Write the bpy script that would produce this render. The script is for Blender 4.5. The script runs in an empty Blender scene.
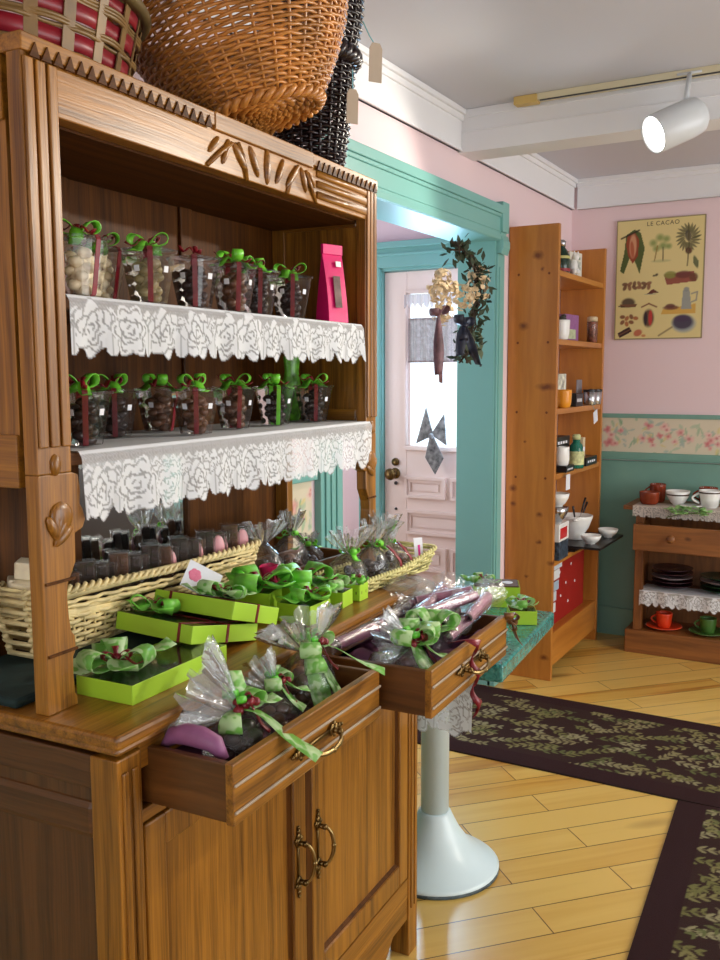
import bpy, bmesh, math, random
import numpy as np
from mathutils import Vector, Matrix
random.seed(7); RNG = np.random.default_rng(7)
PI = math.pi
S = bpy.context.scene
COL = S.collection
# ------------------------------------------------------------------ camera
cam = bpy.data.cameras.new('camera'); camo = bpy.data.objects.new('camera', cam); COL.objects.link(camo)
Rv, Uv, Fv = Vector((0.86815, 0.49629, -0.0038)), Vector((-0.05323, 0.10073, 0.99349)), Vector((-0.49344, 0.86229, -0.11387))
M = Matrix(((Rv.x, Uv.x, -Fv.x, 0), (Rv.y, Uv.y, -Fv.y, 0), (Rv.z, Uv.z, -Fv.z, 1.4), (0, 0, 0, 1)))
camo.matrix_world = M
cam.sensor_fit = 'VERTICAL'; cam.sensor_height = 36; cam.lens = 34.38; cam.clip_start = .05
S.camera = camo
# ------------------------------------------------------------------ mesh builder
class MB:
    def __init__(s): s.v = []; s.f = []
    def add(s, vs, fs):
        n = len(s.v); s.v += [tuple(v) for v in vs]; s.f += [tuple(i + n for i in f) for f in fs]; return s
    def box(s, x0, x1, y0, y1, z0, z1):
        return s.add([(x0,y0,z0),(x1,y0,z0),(x1,y1,z0),(x0,y1,z0),(x0,y0,z1),(x1,y0,z1),(x1,y1,z1),(x0,y1,z1)],
                     [(0,3,2,1),(4,5,6,7),(0,1,5,4),(1,2,6,5),(2,3,7,6),(3,0,4,7)])
    def obox(s, c, size, R=None):
        b = MB().box(-size[0]/2, size[0]/2, -size[1]/2, size[1]/2, -size[2]/2, size[2]/2)
        c = Vector(c); R = R or Matrix.Identity(3)
        return s.add([c + R @ Vector(v) for v in b.v], b.f)
    def tube(s, pts, r, n=6, cap=True, closed=False):
        P = [Vector(p) for p in pts]; m = len(P)
        rr = r if isinstance(r, (list, tuple)) else [r]*m
        vs = []; up = None
        for i in range(m):
            if closed: t = P[(i+1) % m] - P[i-1]
            else: t = P[min(i+1, m-1)] - P[max(i-1, 0)]
            if t.length < 1e-9: t = Vector((0,0,1))
            t.normalize()
            if up is None: up = Vector((0,0,1)) if abs(t.z) < .9 else Vector((1,0,0))
            a = t.cross(up)
            if a.length < 1e-6: a = t.orthogonal()
            a.normalize(); b = a.cross(t).normalized(); up = b
            for k in range(n):
                an = 2*PI*k/n; vs.append(P[i] + (a*math.cos(an) + b*math.sin(an))*rr[i])
        fs = []
        for i in range(m if closed else m-1):
            j = (i+1) % m
            for k in range(n):
                l = (k+1) % n; fs.append((i*n+k, i*n+l, j*n+l, j*n+k))
        if cap and not closed: fs += [tuple(range(n))[::-1], tuple(range((m-1)*n, m*n))]
        return s.add(vs, fs)
    def lathe(s, prof, n=24, c=(0,0,0), sx=1, sy=1, cap=True, R=None):
        vs = []; R = R or Matrix.Identity(3); c = Vector(c)
        for (r, z) in prof:
            for k in range(n):
                a = 2*PI*k/n; vs.append(c + R @ Vector((r*sx*math.cos(a), r*sy*math.sin(a), z)))
        fs = []
        for i in range(len(prof)-1):
            for k in range(n):
                l = (k+1) % n; fs.append((i*n+k, i*n+l, (i+1)*n+l, (i+1)*n+k))
        if cap: fs += [tuple(range(n))[::-1], tuple(range((len(prof)-1)*n, len(prof)*n))]
        return s.add(vs, fs)
    def sphere(s, c, r, n=10, m=6, R=None):
        r = (r, r, r) if not isinstance(r, (tuple, list)) else r
        vs = []; fs = []; c = Vector(c); R = R or Matrix.Identity(3)
        for i in range(m+1):
            t = PI*i/m
            for k in range(n):
                a = 2*PI*k/n
                vs.append(c + R @ Vector((r[0]*math.sin(t)*math.cos(a), r[1]*math.sin(t)*math.sin(a), -r[2]*math.cos(t))))
        for i in range(m):
            for k in range(n):
                l = (k+1) % n; fs.append((i*n+k, i*n+l, (i+1)*n+l, (i+1)*n+k))
        return s.add(vs, fs)
    def strip(s, pts, w, th=.0006):
        P = [Vector(p) for p in pts]; W = [Vector(x) for x in w] if not isinstance(w, Vector) else [w]*len(P)
        vs = []; fs = []; m = len(P)
        for i in range(m):
            t = P[min(i+1, m-1)] - P[max(i-1, 0)]; nn = t.cross(W[i])
            nn = nn.normalized()*th if nn.length > 1e-9 else Vector((0,0,th))
            vs += [P[i]-W[i]+nn, P[i]+W[i]+nn, P[i]+W[i]-nn, P[i]-W[i]-nn]
        for i in range(m-1):
            a = 4*i; b = a+4
            for k in range(4): l = (k+1) % 4; fs.append((a+k, a+l, b+l, b+k))
        fs += [(3,2,1,0), (4*m-4, 4*m-3, 4*m-2, 4*m-1)]
        return s.add(vs, fs)
    def prism(s, poly, f, d):     # poly of 2-d points, f maps (u, v) to a point, d extrusion vector
        n = len(poly); A = [Vector(f(*p)) for p in poly]; d = Vector(d)
        vs = A + [a + d for a in A]
        fs = [tuple(range(n))[::-1], tuple(range(n, 2*n))] + [(i, (i+1) % n, (i+1) % n + n, i+n) for i in range(n)]
        return s.add(vs, fs)
    def build(s, name, mat, parent=None, smooth=False, bevel=0, kind=None):
        me = bpy.data.meshes.new(name); me.from_pydata(s.v, [], s.f)
        bm = bmesh.new(); bm.from_mesh(me); bmesh.ops.recalc_face_normals(bm, faces=bm.faces[:]); bm.to_mesh(me); bm.free()
        if smooth: me.polygons.foreach_set('use_smooth', [True]*len(me.polygons))
        me.materials.append(mat)
        o = bpy.data.objects.new(name, me); COL.objects.link(o)
        if parent: o.parent = parent
        if bevel:
            b = o.modifiers.new('bevel', 'BEVEL'); b.width = bevel; b.segments = 2; b.limit_method = 'ANGLE'
        if kind: o['kind'] = kind
        return o
def thing(name, label, cat, loc=(0,0,0), rz=0, group=None, R=None):
    o = bpy.data.objects.new(name, None); COL.objects.link(o); o.empty_display_size = .05
    o.location = loc
    if R is not None: o.rotation_euler = R.to_euler()
    else: o.rotation_euler = (0, 0, rz)
    return tag(o, label, cat, group)
def tag(o, label, cat, group=None):
    o['label'] = label; o['category'] = cat
    if group: o['group'] = group
    return o
def struct(o): o['kind'] = 'structure'; return o
def Rz(a): return Matrix.Rotation(a, 3, 'Z')
def Rx(a): return Matrix.Rotation(a, 3, 'X')
def Ry(a): return Matrix.Rotation(a, 3, 'Y')
# ------------------------------------------------------------------ materials
def srgb(*c):
    return tuple(((v/255)/12.92 if v/255 <= .04045 else ((v/255+.055)/1.055)**2.4) for v in c) + (1,)
MATS = {}
def newmat(name):
    m = bpy.data.materials.new(name); m.use_nodes = True; nt = m.node_tree; nt.nodes.clear()
    out = nt.nodes.new('ShaderNodeOutputMaterial'); return m, nt, out
def N(nt, t, **kw):
    n = nt.nodes.new(t)
    for k, v in kw.items():
        if k.startswith('i_'): n.inputs[k[2:].replace('_', ' ')].default_value = v
        else: setattr(n, k, v)
    return n
def plain(name, c, rough=.5, metal=0, noise=.0, nscale=40, bump=0, spec=.5, emit=None, trans=0, sheen=0, coat=0):
    if name in MATS: return MATS[name]
    m, nt, out = newmat(name); L = nt.links
    p = N(nt, 'ShaderNodeBsdfPrincipled'); p.inputs['Roughness'].default_value = rough; p.inputs['Metallic'].default_value = metal
    p.inputs['Specular IOR Level'].default_value = spec; p.inputs['Transmission Weight'].default_value = trans; p.inputs['Coat Weight'].default_value = coat
    p.inputs['Base Color'].default_value = c
    L.new(p.outputs[0], out.inputs[0])
    if noise or bump:
        tc = N(nt, 'ShaderNodeTexCoord'); no = N(nt, 'ShaderNodeTexNoise'); no.inputs['Scale'].default_value = nscale; no.inputs['Detail'].default_value = 4
        L.new(tc.outputs['Object'], no.inputs['Vector'])
        if noise:
            r = N(nt, 'ShaderNodeValToRGB'); r.color_ramp.elements[0].position = .3; r.color_ramp.elements[1].position = .7
            r.color_ramp.elements[0].color = tuple(x*(1-noise) for x in c[:3]) + (1,); r.color_ramp.elements[1].color = tuple(min(1, x*(1+noise)) for x in c[:3]) + (1,)
            L.new(no.outputs['Fac'], r.inputs[0]); L.new(r.outputs[0], p.inputs['Base Color'])
        if bump:
            b = N(nt, 'ShaderNodeBump'); b.inputs['Strength'].default_value = bump; b.inputs['Distance'].default_value = .002
            L.new(no.outputs['Fac'], b.inputs['Height']); L.new(b.outputs[0], p.inputs['Normal'])
    if emit: p.inputs['Emission Color'].default_value = c; p.inputs['Emission Strength'].default_value = emit
    MATS[name] = m; return m
def wood(name, ca, cb, axis='z', rough=.35, fine=60, long=2.5, knots=None, warp=.15, coat=.15, spec=.5):
    if name in MATS: return MATS[name]
    m, nt, out = newmat(name); L = nt.links
    p = N(nt, 'ShaderNodeBsdfPrincipled'); p.inputs['Roughness'].default_value = rough; p.inputs['Specular IOR Level'].default_value = spec; p.inputs['Coat Weight'].default_value = coat; p.inputs['Coat Roughness'].default_value = .2
    tc = N(nt, 'ShaderNodeTexCoord'); mp = N(nt, 'ShaderNodeMapping')
    sc = {'x': (long, fine, fine), 'y': (fine, long, fine), 'z': (fine, fine, long)}[axis]
    mp.inputs['Scale'].default_value = sc
    # a gentle warp so the grain wanders
    n0 = N(nt, 'ShaderNodeTexNoise'); n0.inputs['Scale'].default_value = 4; n0.inputs['Detail'].default_value = 2
    L.new(tc.outputs['Object'], n0.inputs['Vector'])
    va = N(nt, 'ShaderNodeVectorMath', operation='MULTIPLY_ADD'); va.inputs[1].default_value = (warp*.25,)*3
    L.new(n0.outputs['Color'], va.inputs[0]); L.new(tc.outputs['Object'], va.inputs[2]); L.new(va.outputs[0], mp.inputs['Vector'])
    n1 = N(nt, 'ShaderNodeTexNoise'); n1.inputs['Scale'].default_value = .35; n1.inputs['Detail'].default_value = 3; n1.inputs['Roughness'].default_value = .6
    n2 = N(nt, 'ShaderNodeTexNoise'); n2.inputs['Scale'].default_value = 2.2; n2.inputs['Detail'].default_value = 4
    L.new(mp.outputs[0], n1.inputs['Vector']); L.new(mp.outputs[0], n2.inputs['Vector'])
    ma = N(nt, 'ShaderNodeMath', operation='MULTIPLY_ADD'); ma.inputs[1].default_value = .6
    L.new(n2.outputs['Fac'], ma.inputs[0]); L.new(n1.outputs['Fac'], ma.inputs[2])
    r = N(nt, 'ShaderNodeValToRGB'); r.color_ramp.elements[0].position = .55; r.color_ramp.elements[1].position = 1
    r.color_ramp.elements[0].color = ca; r.color_ramp.elements[1].color = cb
    L.new(ma.outputs[0], r.inputs[0]); col = r.outputs[0]
    if knots:
        vo = N(nt, 'ShaderNodeTexVoronoi'); vo.inputs['Scale'].default_value = knots[0]
        mk = N(nt, 'ShaderNodeMapping'); mk.inputs['Scale'].default_value = {'x': (.6,1,1), 'y': (1,.6,1), 'z': (1,1,.6)}[axis]
        L.new(va.outputs[0], mk.inputs[0]); L.new(mk.outputs[0], vo.inputs['Vector'])
        mr = N(nt, 'ShaderNodeMapRange'); mr.inputs['From Min'].default_value = knots[1]*.5; mr.inputs['From Max'].default_value = knots[1]
        mr.inputs['To Min'].default_value = 1; mr.inputs['To Max'].default_value = 0
        L.new(vo.outputs['Distance'], mr.inputs['Value'])
        mx = N(nt, 'ShaderNodeMixRGB'); mx.inputs['Color2'].default_value = knots[2]
        L.new(mr.outputs[0], mx.inputs[0]); L.new(col, mx.inputs['Color1']); col = mx.outputs[0]
    L.new(col, p.inputs['Base Color'])
    b = N(nt, 'ShaderNodeBump'); b.inputs['Strength'].default_value = .12; b.inputs['Distance'].default_value = .002
    L.new(n2.outputs['Fac'], b.inputs['Height']); L.new(b.outputs[0], p.inputs['Normal'])
    L.new(p.outputs[0], out.inputs[0]); MATS[name] = m; return m
def film(name, tint=(1,1,1,1), gloss=.1, fres=.8, haze=.08, crinkle=60, bump=.6, rough=.08):
    if name in MATS: return MATS[name]
    m, nt, out = newmat(name); L = nt.links
    t = N(nt, 'ShaderNodeBsdfTransparent'); t.inputs[0].default_value = tint
    g = N(nt, 'ShaderNodeBsdfGlossy'); g.inputs['Roughness'].default_value = rough
    d = N(nt, 'ShaderNodeBsdfDiffuse'); d.inputs[0].default_value = (.82, .90, .95, 1)
    tc = N(nt, 'ShaderNodeTexCoord'); no = N(nt, 'ShaderNodeTexNoise'); no.inputs['Scale'].default_value = crinkle; no.inputs['Detail'].default_value = 3
    b = N(nt, 'ShaderNodeBump'); b.inputs['Strength'].default_value = bump; b.inputs['Distance'].default_value = .004
    L.new(tc.outputs['Object'], no.inputs['Vector']); L.new(no.outputs['Fac'], b.inputs['Height'])
    L.new(b.outputs[0], g.inputs['Normal'])
    fr = N(nt, 'ShaderNodeFresnel'); fr.inputs[0].default_value = 1.35; L.new(b.outputs[0], fr.inputs['Normal'])
    ad = N(nt, 'ShaderNodeMath', operation='MULTIPLY_ADD', use_clamp=True); ad.inputs[1].default_value = fres; ad.inputs[2].default_value = gloss
    L.new(fr.outputs[0], ad.inputs[0])
    m1 = N(nt, 'ShaderNodeMixShader'); m1.inputs[0].default_value = haze
    L.new(t.outputs[0], m1.inputs[1]); L.new(d.outputs[0], m1.inputs[2])
    m2 = N(nt, 'ShaderNodeMixShader'); L.new(ad.outputs[0], m2.inputs[0]); L.new(m1.outputs[0], m2.inputs[1]); L.new(g.outputs[0], m2.inputs[2])
    L.new(m2.outputs[0], out.inputs[0]); MATS[name] = m; return m
def attrmat(name, alpha=False, rough=.8, spec=.3, bump=0):
    if name in MATS: return MATS[name]
    m, nt, out = newmat(name); L = nt.links
    a = N(nt, 'ShaderNodeVertexColor', layer_name='pattern')
    p = N(nt, 'ShaderNodeBsdfPrincipled'); p.inputs['Roughness'].default_value = rough; p.inputs['Specular IOR Level'].default_value = spec
    L.new(a.outputs[0], p.inputs['Base Color'])
    if bump:
        tc = N(nt, 'ShaderNodeTexCoord'); no = N(nt, 'ShaderNodeTexNoise'); no.inputs['Scale'].default_value = 400
        b = N(nt, 'ShaderNodeBump'); b.inputs['Strength'].default_value = bump; b.inputs['Distance'].default_value = .003
        L.new(tc.outputs['Object'], no.inputs['Vector']); L.new(no.outputs['Fac'], b.inputs['Height']); L.new(b.outputs[0], p.inputs['Normal'])
    if alpha:
        t = N(nt, 'ShaderNodeBsdfTransparent'); tl = N(nt, 'ShaderNodeBsdfTranslucent'); L.new(a.outputs[0], tl.inputs[0])
        ms = N(nt, 'ShaderNodeMixShader'); ms.inputs[0].default_value = .25
        L.new(p.outputs[0], ms.inputs[1]); L.new(tl.outputs[0], ms.inputs[2])
        mx = N(nt, 'ShaderNodeMixShader'); L.new(a.outputs[1], mx.inputs[0]); L.new(t.outputs[0], mx.inputs[1]); L.new(ms.outputs[0], mx.inputs[2])
        L.new(mx.outputs[0], out.inputs[0])
    else: L.new(p.outputs[0], out.inputs[0])
    MATS[name] = m; return m
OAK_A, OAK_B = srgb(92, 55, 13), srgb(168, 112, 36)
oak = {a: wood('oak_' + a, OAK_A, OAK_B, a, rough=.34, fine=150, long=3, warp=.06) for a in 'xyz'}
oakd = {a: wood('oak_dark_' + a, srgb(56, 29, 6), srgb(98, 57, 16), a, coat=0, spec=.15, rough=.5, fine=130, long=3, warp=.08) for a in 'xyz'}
drw = {a: wood('drawer_side_' + a, srgb(74, 42, 14), srgb(112, 68, 26), a, rough=.4) for a in 'xyz'}
pine = {a: wood('pine_' + a, srgb(164, 98, 34), srgb(200, 132, 54), a, rough=.35, fine=18, long=1.4, knots=(5, .14, srgb(96, 40, 10))) for a in 'xyz'}
cabw = {a: wood('brown_wood_' + a, srgb(98, 56, 24), srgb(148, 92, 42), a, rough=.45, fine=35, knots=(5, .08, srgb(70, 36, 14))) for a in 'xyz'}
PINK = plain('pink_paint', srgb(240, 215, 218), .7)
GREEN = plain('green_paint', srgb(124, 182, 175), .4)
GREEND = plain('wainscot_green', srgb(122, 166, 150), .5, noise=.06, nscale=6)
WHITE = plain('white_paint', srgb(236, 236, 238), .55)
CEIL = plain('ceiling_paint', srgb(206, 206, 214), .8)
DOORP = plain('door_paint', srgb(244, 222, 210), .5)
BRASS = plain('aged_brass', srgb(112, 90, 54), .36, metal=1, noise=.35, nscale=60)
BRASSP = plain('polished_brass', srgb(150, 128, 84), .3, metal=1)
MIRROR = plain('mirror_silver', (.82, .86, .88, 1), .02, metal=1)
FILM = film('clear_plastic', haze=.008, gloss=.02, crinkle=18, bump=.15)
CELLO = film('cellophane', haze=.03, gloss=.05, crinkle=70, bump=.9, rough=.1)
CELLOF = film('cellophane_fan', haze=.2, gloss=.07, crinkle=55, bump=1, rough=.12)
CHOC = plain('dark_chocolate', srgb(48, 28, 22), .35, noise=.3, nscale=50)
CHOCM = plain('milk_chocolate', srgb(104, 66, 42), .4, noise=.3, nscale=50)
CHOCW = plain('white_chocolate', srgb(238, 224, 190), .45, noise=.08, nscale=60)
LIME = plain('lime_card', srgb(170, 214, 52), .45)
LIMEI = plain('dark_card', srgb(86, 66, 44), .6)
RIBG = plain('green_satin_ribbon', srgb(112, 200, 54), .3, noise=.2, nscale=30)
RIBR = plain('wine_red_ribbon', srgb(122, 22, 34), .35, noise=.25, nscale=60)
STICK = plain('white_sticker', srgb(232, 234, 240), .6)
MAUVE = plain('mauve_paper', srgb(140, 84, 108), .4, noise=.25, nscale=25)
PURP = plain('plum_tissue', srgb(112, 62, 96), .55, noise=.2, nscale=20)
def organza(name='green_organza'):
    if name in MATS: return MATS[name]
    m, nt, out = newmat(name); L = nt.links
    tc = N(nt, 'ShaderNodeTexCoord'); vo = N(nt, 'ShaderNodeTexNoise'); vo.inputs['Scale'].default_value = 55; vo.inputs['Detail'].default_value = 1
    L.new(tc.outputs['Object'], vo.inputs['Vector'])
    r = N(nt, 'ShaderNodeValToRGB'); r.color_ramp.elements[0].position = .46; r.color_ramp.elements[1].position = .54
    r.color_ramp.elements[0].color = srgb(138, 204, 96); r.color_ramp.elements[1].color = srgb(206, 236, 178)
    L.new(vo.outputs['Fac'], r.inputs[0])
    d = N(nt, 'ShaderNodeBsdfPrincipled'); d.inputs['Roughness'].default_value = .35; L.new(r.outputs[0], d.inputs['Base Color'])
    tl = N(nt, 'ShaderNodeBsdfTranslucent'); L.new(r.outputs[0], tl.inputs[0])
    ms = N(nt, 'ShaderNodeMixShader'); ms.inputs[0].default_value = .3; L.new(d.outputs[0], ms.inputs[1]); L.new(tl.outputs[0], ms.inputs[2])
    t = N(nt, 'ShaderNodeBsdfTransparent'); mx = N(nt, 'ShaderNodeMixShader'); mx.inputs[0].default_value = .86
    L.new(t.outputs[0], mx.inputs[1]); L.new(ms.outputs[0], mx.inputs[2]); L.new(mx.outputs[0], out.inputs[0])
    MATS[name] = m; return m
ORG = organza()
# ------------------------------------------------------------------ painted pattern grids (fabric weaves, prints): colour per vertex
class Canvas:
    def __init__(s, w, h, res, bg):
        s.w, s.h, s.res = w, h, res; s.nx, s.ny = max(2, int(round(w/res))+1), max(2, int(round(h/res))+1)
        s.x = np.linspace(0, w, s.nx)[None, :].repeat(s.ny, 0); s.y = np.linspace(0, h, s.ny)[:, None].repeat(s.nx, 1)
        s.c = np.zeros((s.ny, s.nx, 4)); s.c[:] = bg
    def win(s, cx, cy, r):
        i0, i1 = max(0, int((cx-r)/s.w*(s.nx-1))-1), min(s.nx, int((cx+r)/s.w*(s.nx-1))+3)
        j0, j1 = max(0, int((cy-r)/s.h*(s.ny-1))-1), min(s.ny, int((cy+r)/s.h*(s.ny-1))+3)
        return slice(j0, max(j0, j1)), slice(i0, max(i0, i1))
    def ell(s, cx, cy, rx, ry, ang, col, soft=.25, op=1.0, leaf=0):
        w = s.win(cx, cy, max(rx, ry)*1.1); X, Y = s.x[w]-cx, s.y[w]-cy
        if X.size == 0: return
        u = X*math.cos(ang)+Y*math.sin(ang); v = -X*math.sin(ang)+Y*math.cos(ang)
        if leaf: q = np.abs(u)/rx; d = np.where(q < 1, np.abs(v)/(ry*np.maximum(1-q**2, 1e-3)), 9)
        else: d = np.sqrt((u/rx)**2+(v/ry)**2)
        a = np.clip((1-d)/soft, 0, 1)*op; s.c[w] = s.c[w]*(1-a[..., None]) + np.array(col)*a[..., None]
    def line(s, pts, r, col, op=1.0):
        for (x0, y0), (x1, y1) in zip(pts[:-1], pts[1:]):
            l = math.hypot(x1-x0, y1-y0); w = s.win((x0+x1)/2, (y0+y1)/2, l/2+2*r); X, Y = s.x[w]-x0, s.y[w]-y0
            if X.size == 0: continue
            t = np.clip((X*(x1-x0)+Y*(y1-y0))/max(l*l, 1e-12), 0, 1); d = np.hypot(X-t*(x1-x0), Y-t*(y1-y0))
            a = np.clip((r-d)/(r*.5)+.0, 0, 1)*op; s.c[w] = s.c[w]*(1-a[..., None]) + np.array(col)*a[..., None]
    def poly(s, pts, col):
        X, Y = s.x, s.y; ins = np.zeros(X.shape, bool); n = len(pts)
        for i in range(n):
            (x0, y0), (x1, y1) = pts[i], pts[(i+1) % n]
            c = ((y0 > Y) != (y1 > Y)) & (X < (x1-x0)*(Y-y0)/((y1-y0) if abs(y1-y0) > 1e-9 else 1e-9)+x0); ins ^= c
        s.c[ins] = np.array(col)
    def mesh(s, name, posfn, mat, parent=None, cull=False, smooth=True):
        P = posfn(s.x, s.y); nx, ny = s.nx, s.ny
        V = np.stack(P, -1).reshape(-1, 3); idx = np.arange(nx*ny).reshape(ny, nx)
        F = np.stack([idx[:-1, :-1], idx[:-1, 1:], idx[1:, 1:], idx[1:, :-1]], -1).reshape(-1, 4)
        if cull:
            al = s.c[..., 3].reshape(-1); F = F[(al[F].max(1) > .02)]
        me = bpy.data.meshes.new(name); me.from_pydata(V.tolist(), [], F.tolist())
        at = me.color_attributes.new('pattern', 'FLOAT_COLOR', 'POINT'); at.data.foreach_set('color', np.clip(s.c, 0, 1).reshape(-1).astype(np.float32))
        if smooth: me.polygons.foreach_set('use_smooth', [True]*len(me.polygons))
        me.materials.append(mat); o = bpy.data.objects.new(name, me); COL.objects.link(o)
        if parent: o.parent = parent
        return o
LACE = attrmat('lace_thread', alpha=True, rough=.8)
WHT = srgb(244, 248, 252)
def lace_canvas(L, top, drop, res=.0022, rose=.072, net=.46, seed=1, topa=.85):
    """a lace runner: 'top' metres lie flat, 'drop' metres hang; alpha 1 is thread"""
    rg = np.random.default_rng(seed); c = Canvas(L, top+drop, res, WHT[:3] + (net,))
    v = c.y - top; a = np.full(c.x.shape, net)
    a += .16*((np.sin(c.x*2*PI/.0066)*np.sin(c.y*2*PI/.0066)) > .15)
    a[v < -.006] = topa
    n = max(1, int(L/rose)); keep = np.zeros(c.x.shape, bool)
    # zigzag bands close to the shelf edge
    zz = np.abs(((c.x/.022) % 1)-.5)*.022
    for k, w in ((.020, .0035), (.030, .0022)):
        a[np.abs(v-(k*drop/.1+zz*.8)) < w] = .95
    a[np.abs(v) < .004] = .95
    for layer, (vy, sc, sh) in enumerate(((.40, .24, .0), (.44, .30, .5), (.66, .50, 0))):
        for i in range(n+1):
            R = rose*sc*(1+rg.normal(0, .07)); cx = (i+.5+sh)*L/n + rg.normal(0, .003); cy = (drop*vy + rg.normal(0, .003)) if layer < 2 else drop*.985-R*1.12; ph = rg.uniform(0, 6.28)
            dx, dy = c.x-cx, v-cy; r = np.hypot(dx, dy)/R; th = np.arctan2(dy, dx)
            npet = 6; rim = 1+.12*np.cos(npet*th+ph)
            ins = (r < rim) & (v > .002); a[ins] = .97
            for k, (rr, m_) in enumerate(((.78, 6), (.56, 5), (.36, 4), (.17, 3))):
                rb = rr*(1+.16*np.cos(m_*th+ph*1.7+k)); a[ins & (np.abs(r-rb) < .045) & (np.sin(th*m_*.5+ph+k*2) > -.6)] = .40
            sp = np.cos(npet*th+ph); a[ins & (r > .76) & (sp < -.93)] = .55
            a[(np.abs(r-rim) < .04) & (r > .9) & (v > .002)] = .5
            if layer == 2: keep |= (r < rim*1.02)
            if layer == 2:
                for sg in (-1, 1):
                    ex, ey = cx+sg*L/n*.5, drop*.72; u = c.x-ex; w = v-ey
                    lf = (u/ .012)**2+(w/.02)**2 < 1; a[lf & ~ins] = .9; a[lf & ~ins & (np.abs(u) < .0012)] = .5; keep |= lf
    edge = drop*(.74+.04*np.cos(c.x*2*PI*n/L))
    a[(v > edge) & ~keep] = 0
    c.c[..., 3] = np.clip(a, 0, 1); return c
# ------------------------------------------------------------------ ribbons and bags
def loop_pts(c, d, up, size, n=10, fat=.5):
    d = Vector(d).normalized(); up = Vector(up).normalized(); P = []
    for i in range(n+1):
        t = i/n; a = 2*PI*t
        P.append(Vector(c) + d*size*math.sin(PI*t)*(1 if True else 0) + up*size*fat*math.sin(a)*.8)
    return P
def bow_mesh(mb, c, size, w, dirs, tails, up=Vector((0, 0, 1)), th=.0006):
    """loops along dirs, tails as (direction, length, droop)"""
    c = Vector(c)
    for d in dirs:
        d = Vector(d).normalized(); side = d.cross(up)
        side = (side if side.length > .1 else d.cross(Vector((1, 0, 0)))).normalized()
        u2 = side.cross(d).normalized()
        P = loop_pts(c, d, u2, size, 12, .32); W = [side*w*(.35+.65*math.sin(PI*i/12)) for i in range(13)]
        mb.strip(P, W, th)
    for d, l, dr in tails:
        d = Vector(d).normalized(); side = d.cross(up); side = (side if side.length > .1 else Vector((0, 1, 0))).normalized()
        P = []; W = []
        for i in range(9):
            t = i/8; P.append(c + d*l*t - up*dr*t*t + up*.006*math.sin(t*7)); tw = .35*math.sin(t*3.5)
            W.append((side*math.cos(tw)+up*math.sin(tw))*w*(.25+1.7*t if t < .55 else 1.185-.9*(t-.55)))
        mb.strip(P, W, th)
    return mb
def knot(mb, c, r): return mb.sphere(c, (r*1.2, r, r), 8, 5)
def film_body(mb, prof, n=28, seed=0, amp=.06, sx=1, sy=1, c=(0, 0, 0), R=None):
    rg = random.Random(seed); R = R or Matrix.Identity(3); c = Vector(c); ph = [rg.uniform(0, 6.28) for _ in range(6)]; vs = []; fs = []
    for i, (r, z) in enumerate(prof):
        for k in range(n):
            a = 2*PI*k/n
            f = 1 + amp*(math.sin(3*a+ph[0]+i)+.7*math.sin(5*a+ph[1]-2*i)+.5*math.sin(8*a+ph[2]+i*1.5))
            vs.append(c + R @ Vector((r*f*sx*math.cos(a), r*f*sy*math.sin(a), z+amp*.15*r*math.sin(4*a+ph[3]))))
    for i in range(len(prof)-1):
        for k in range(n):
            l = (k+1) % n; fs.append((i*n+k, i*n+l, (i+1)*n+l, (i+1)*n+k))
    fs.append(tuple(range(n))[::-1]); return mb.add(vs, fs)
def fan_mesh(mb, c, axis, r0, r1, h, pleats=13, seed=0, n=78, flat=.5):
    rg = random.Random(seed); ax = Vector(axis).normalized(); a = ax.orthogonal().normalized(); b = ax.cross(a); vs = []; fs = []; m = 7
    jag = [rg.uniform(.75, 1.12) for _ in range(pleats*2)]
    for i in range(m):
        t = i/(m-1); r = r0+(r1-r0)*t**.8
        for k in range(n):
            an = 2*PI*k/n; pl = 1+.34*math.sin(pleats*an+1.2*math.sin(3*an))*min(1, t*1.6)
            j = jag[int(k/n*pleats*2) % (pleats*2)]
            vs.append(Vector(c)+ (a*math.cos(an)+b*math.sin(an)*flat)*r*pl + ax*h*t*(j if t > .3 else 1))
    for i in range(m-1):
        for k in range(n): l = (k+1) % n; fs.append((i*n+k, i*n+l, (i+1)*n+l, (i+1)*n+k))
    return mb.add(vs, fs)
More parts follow.
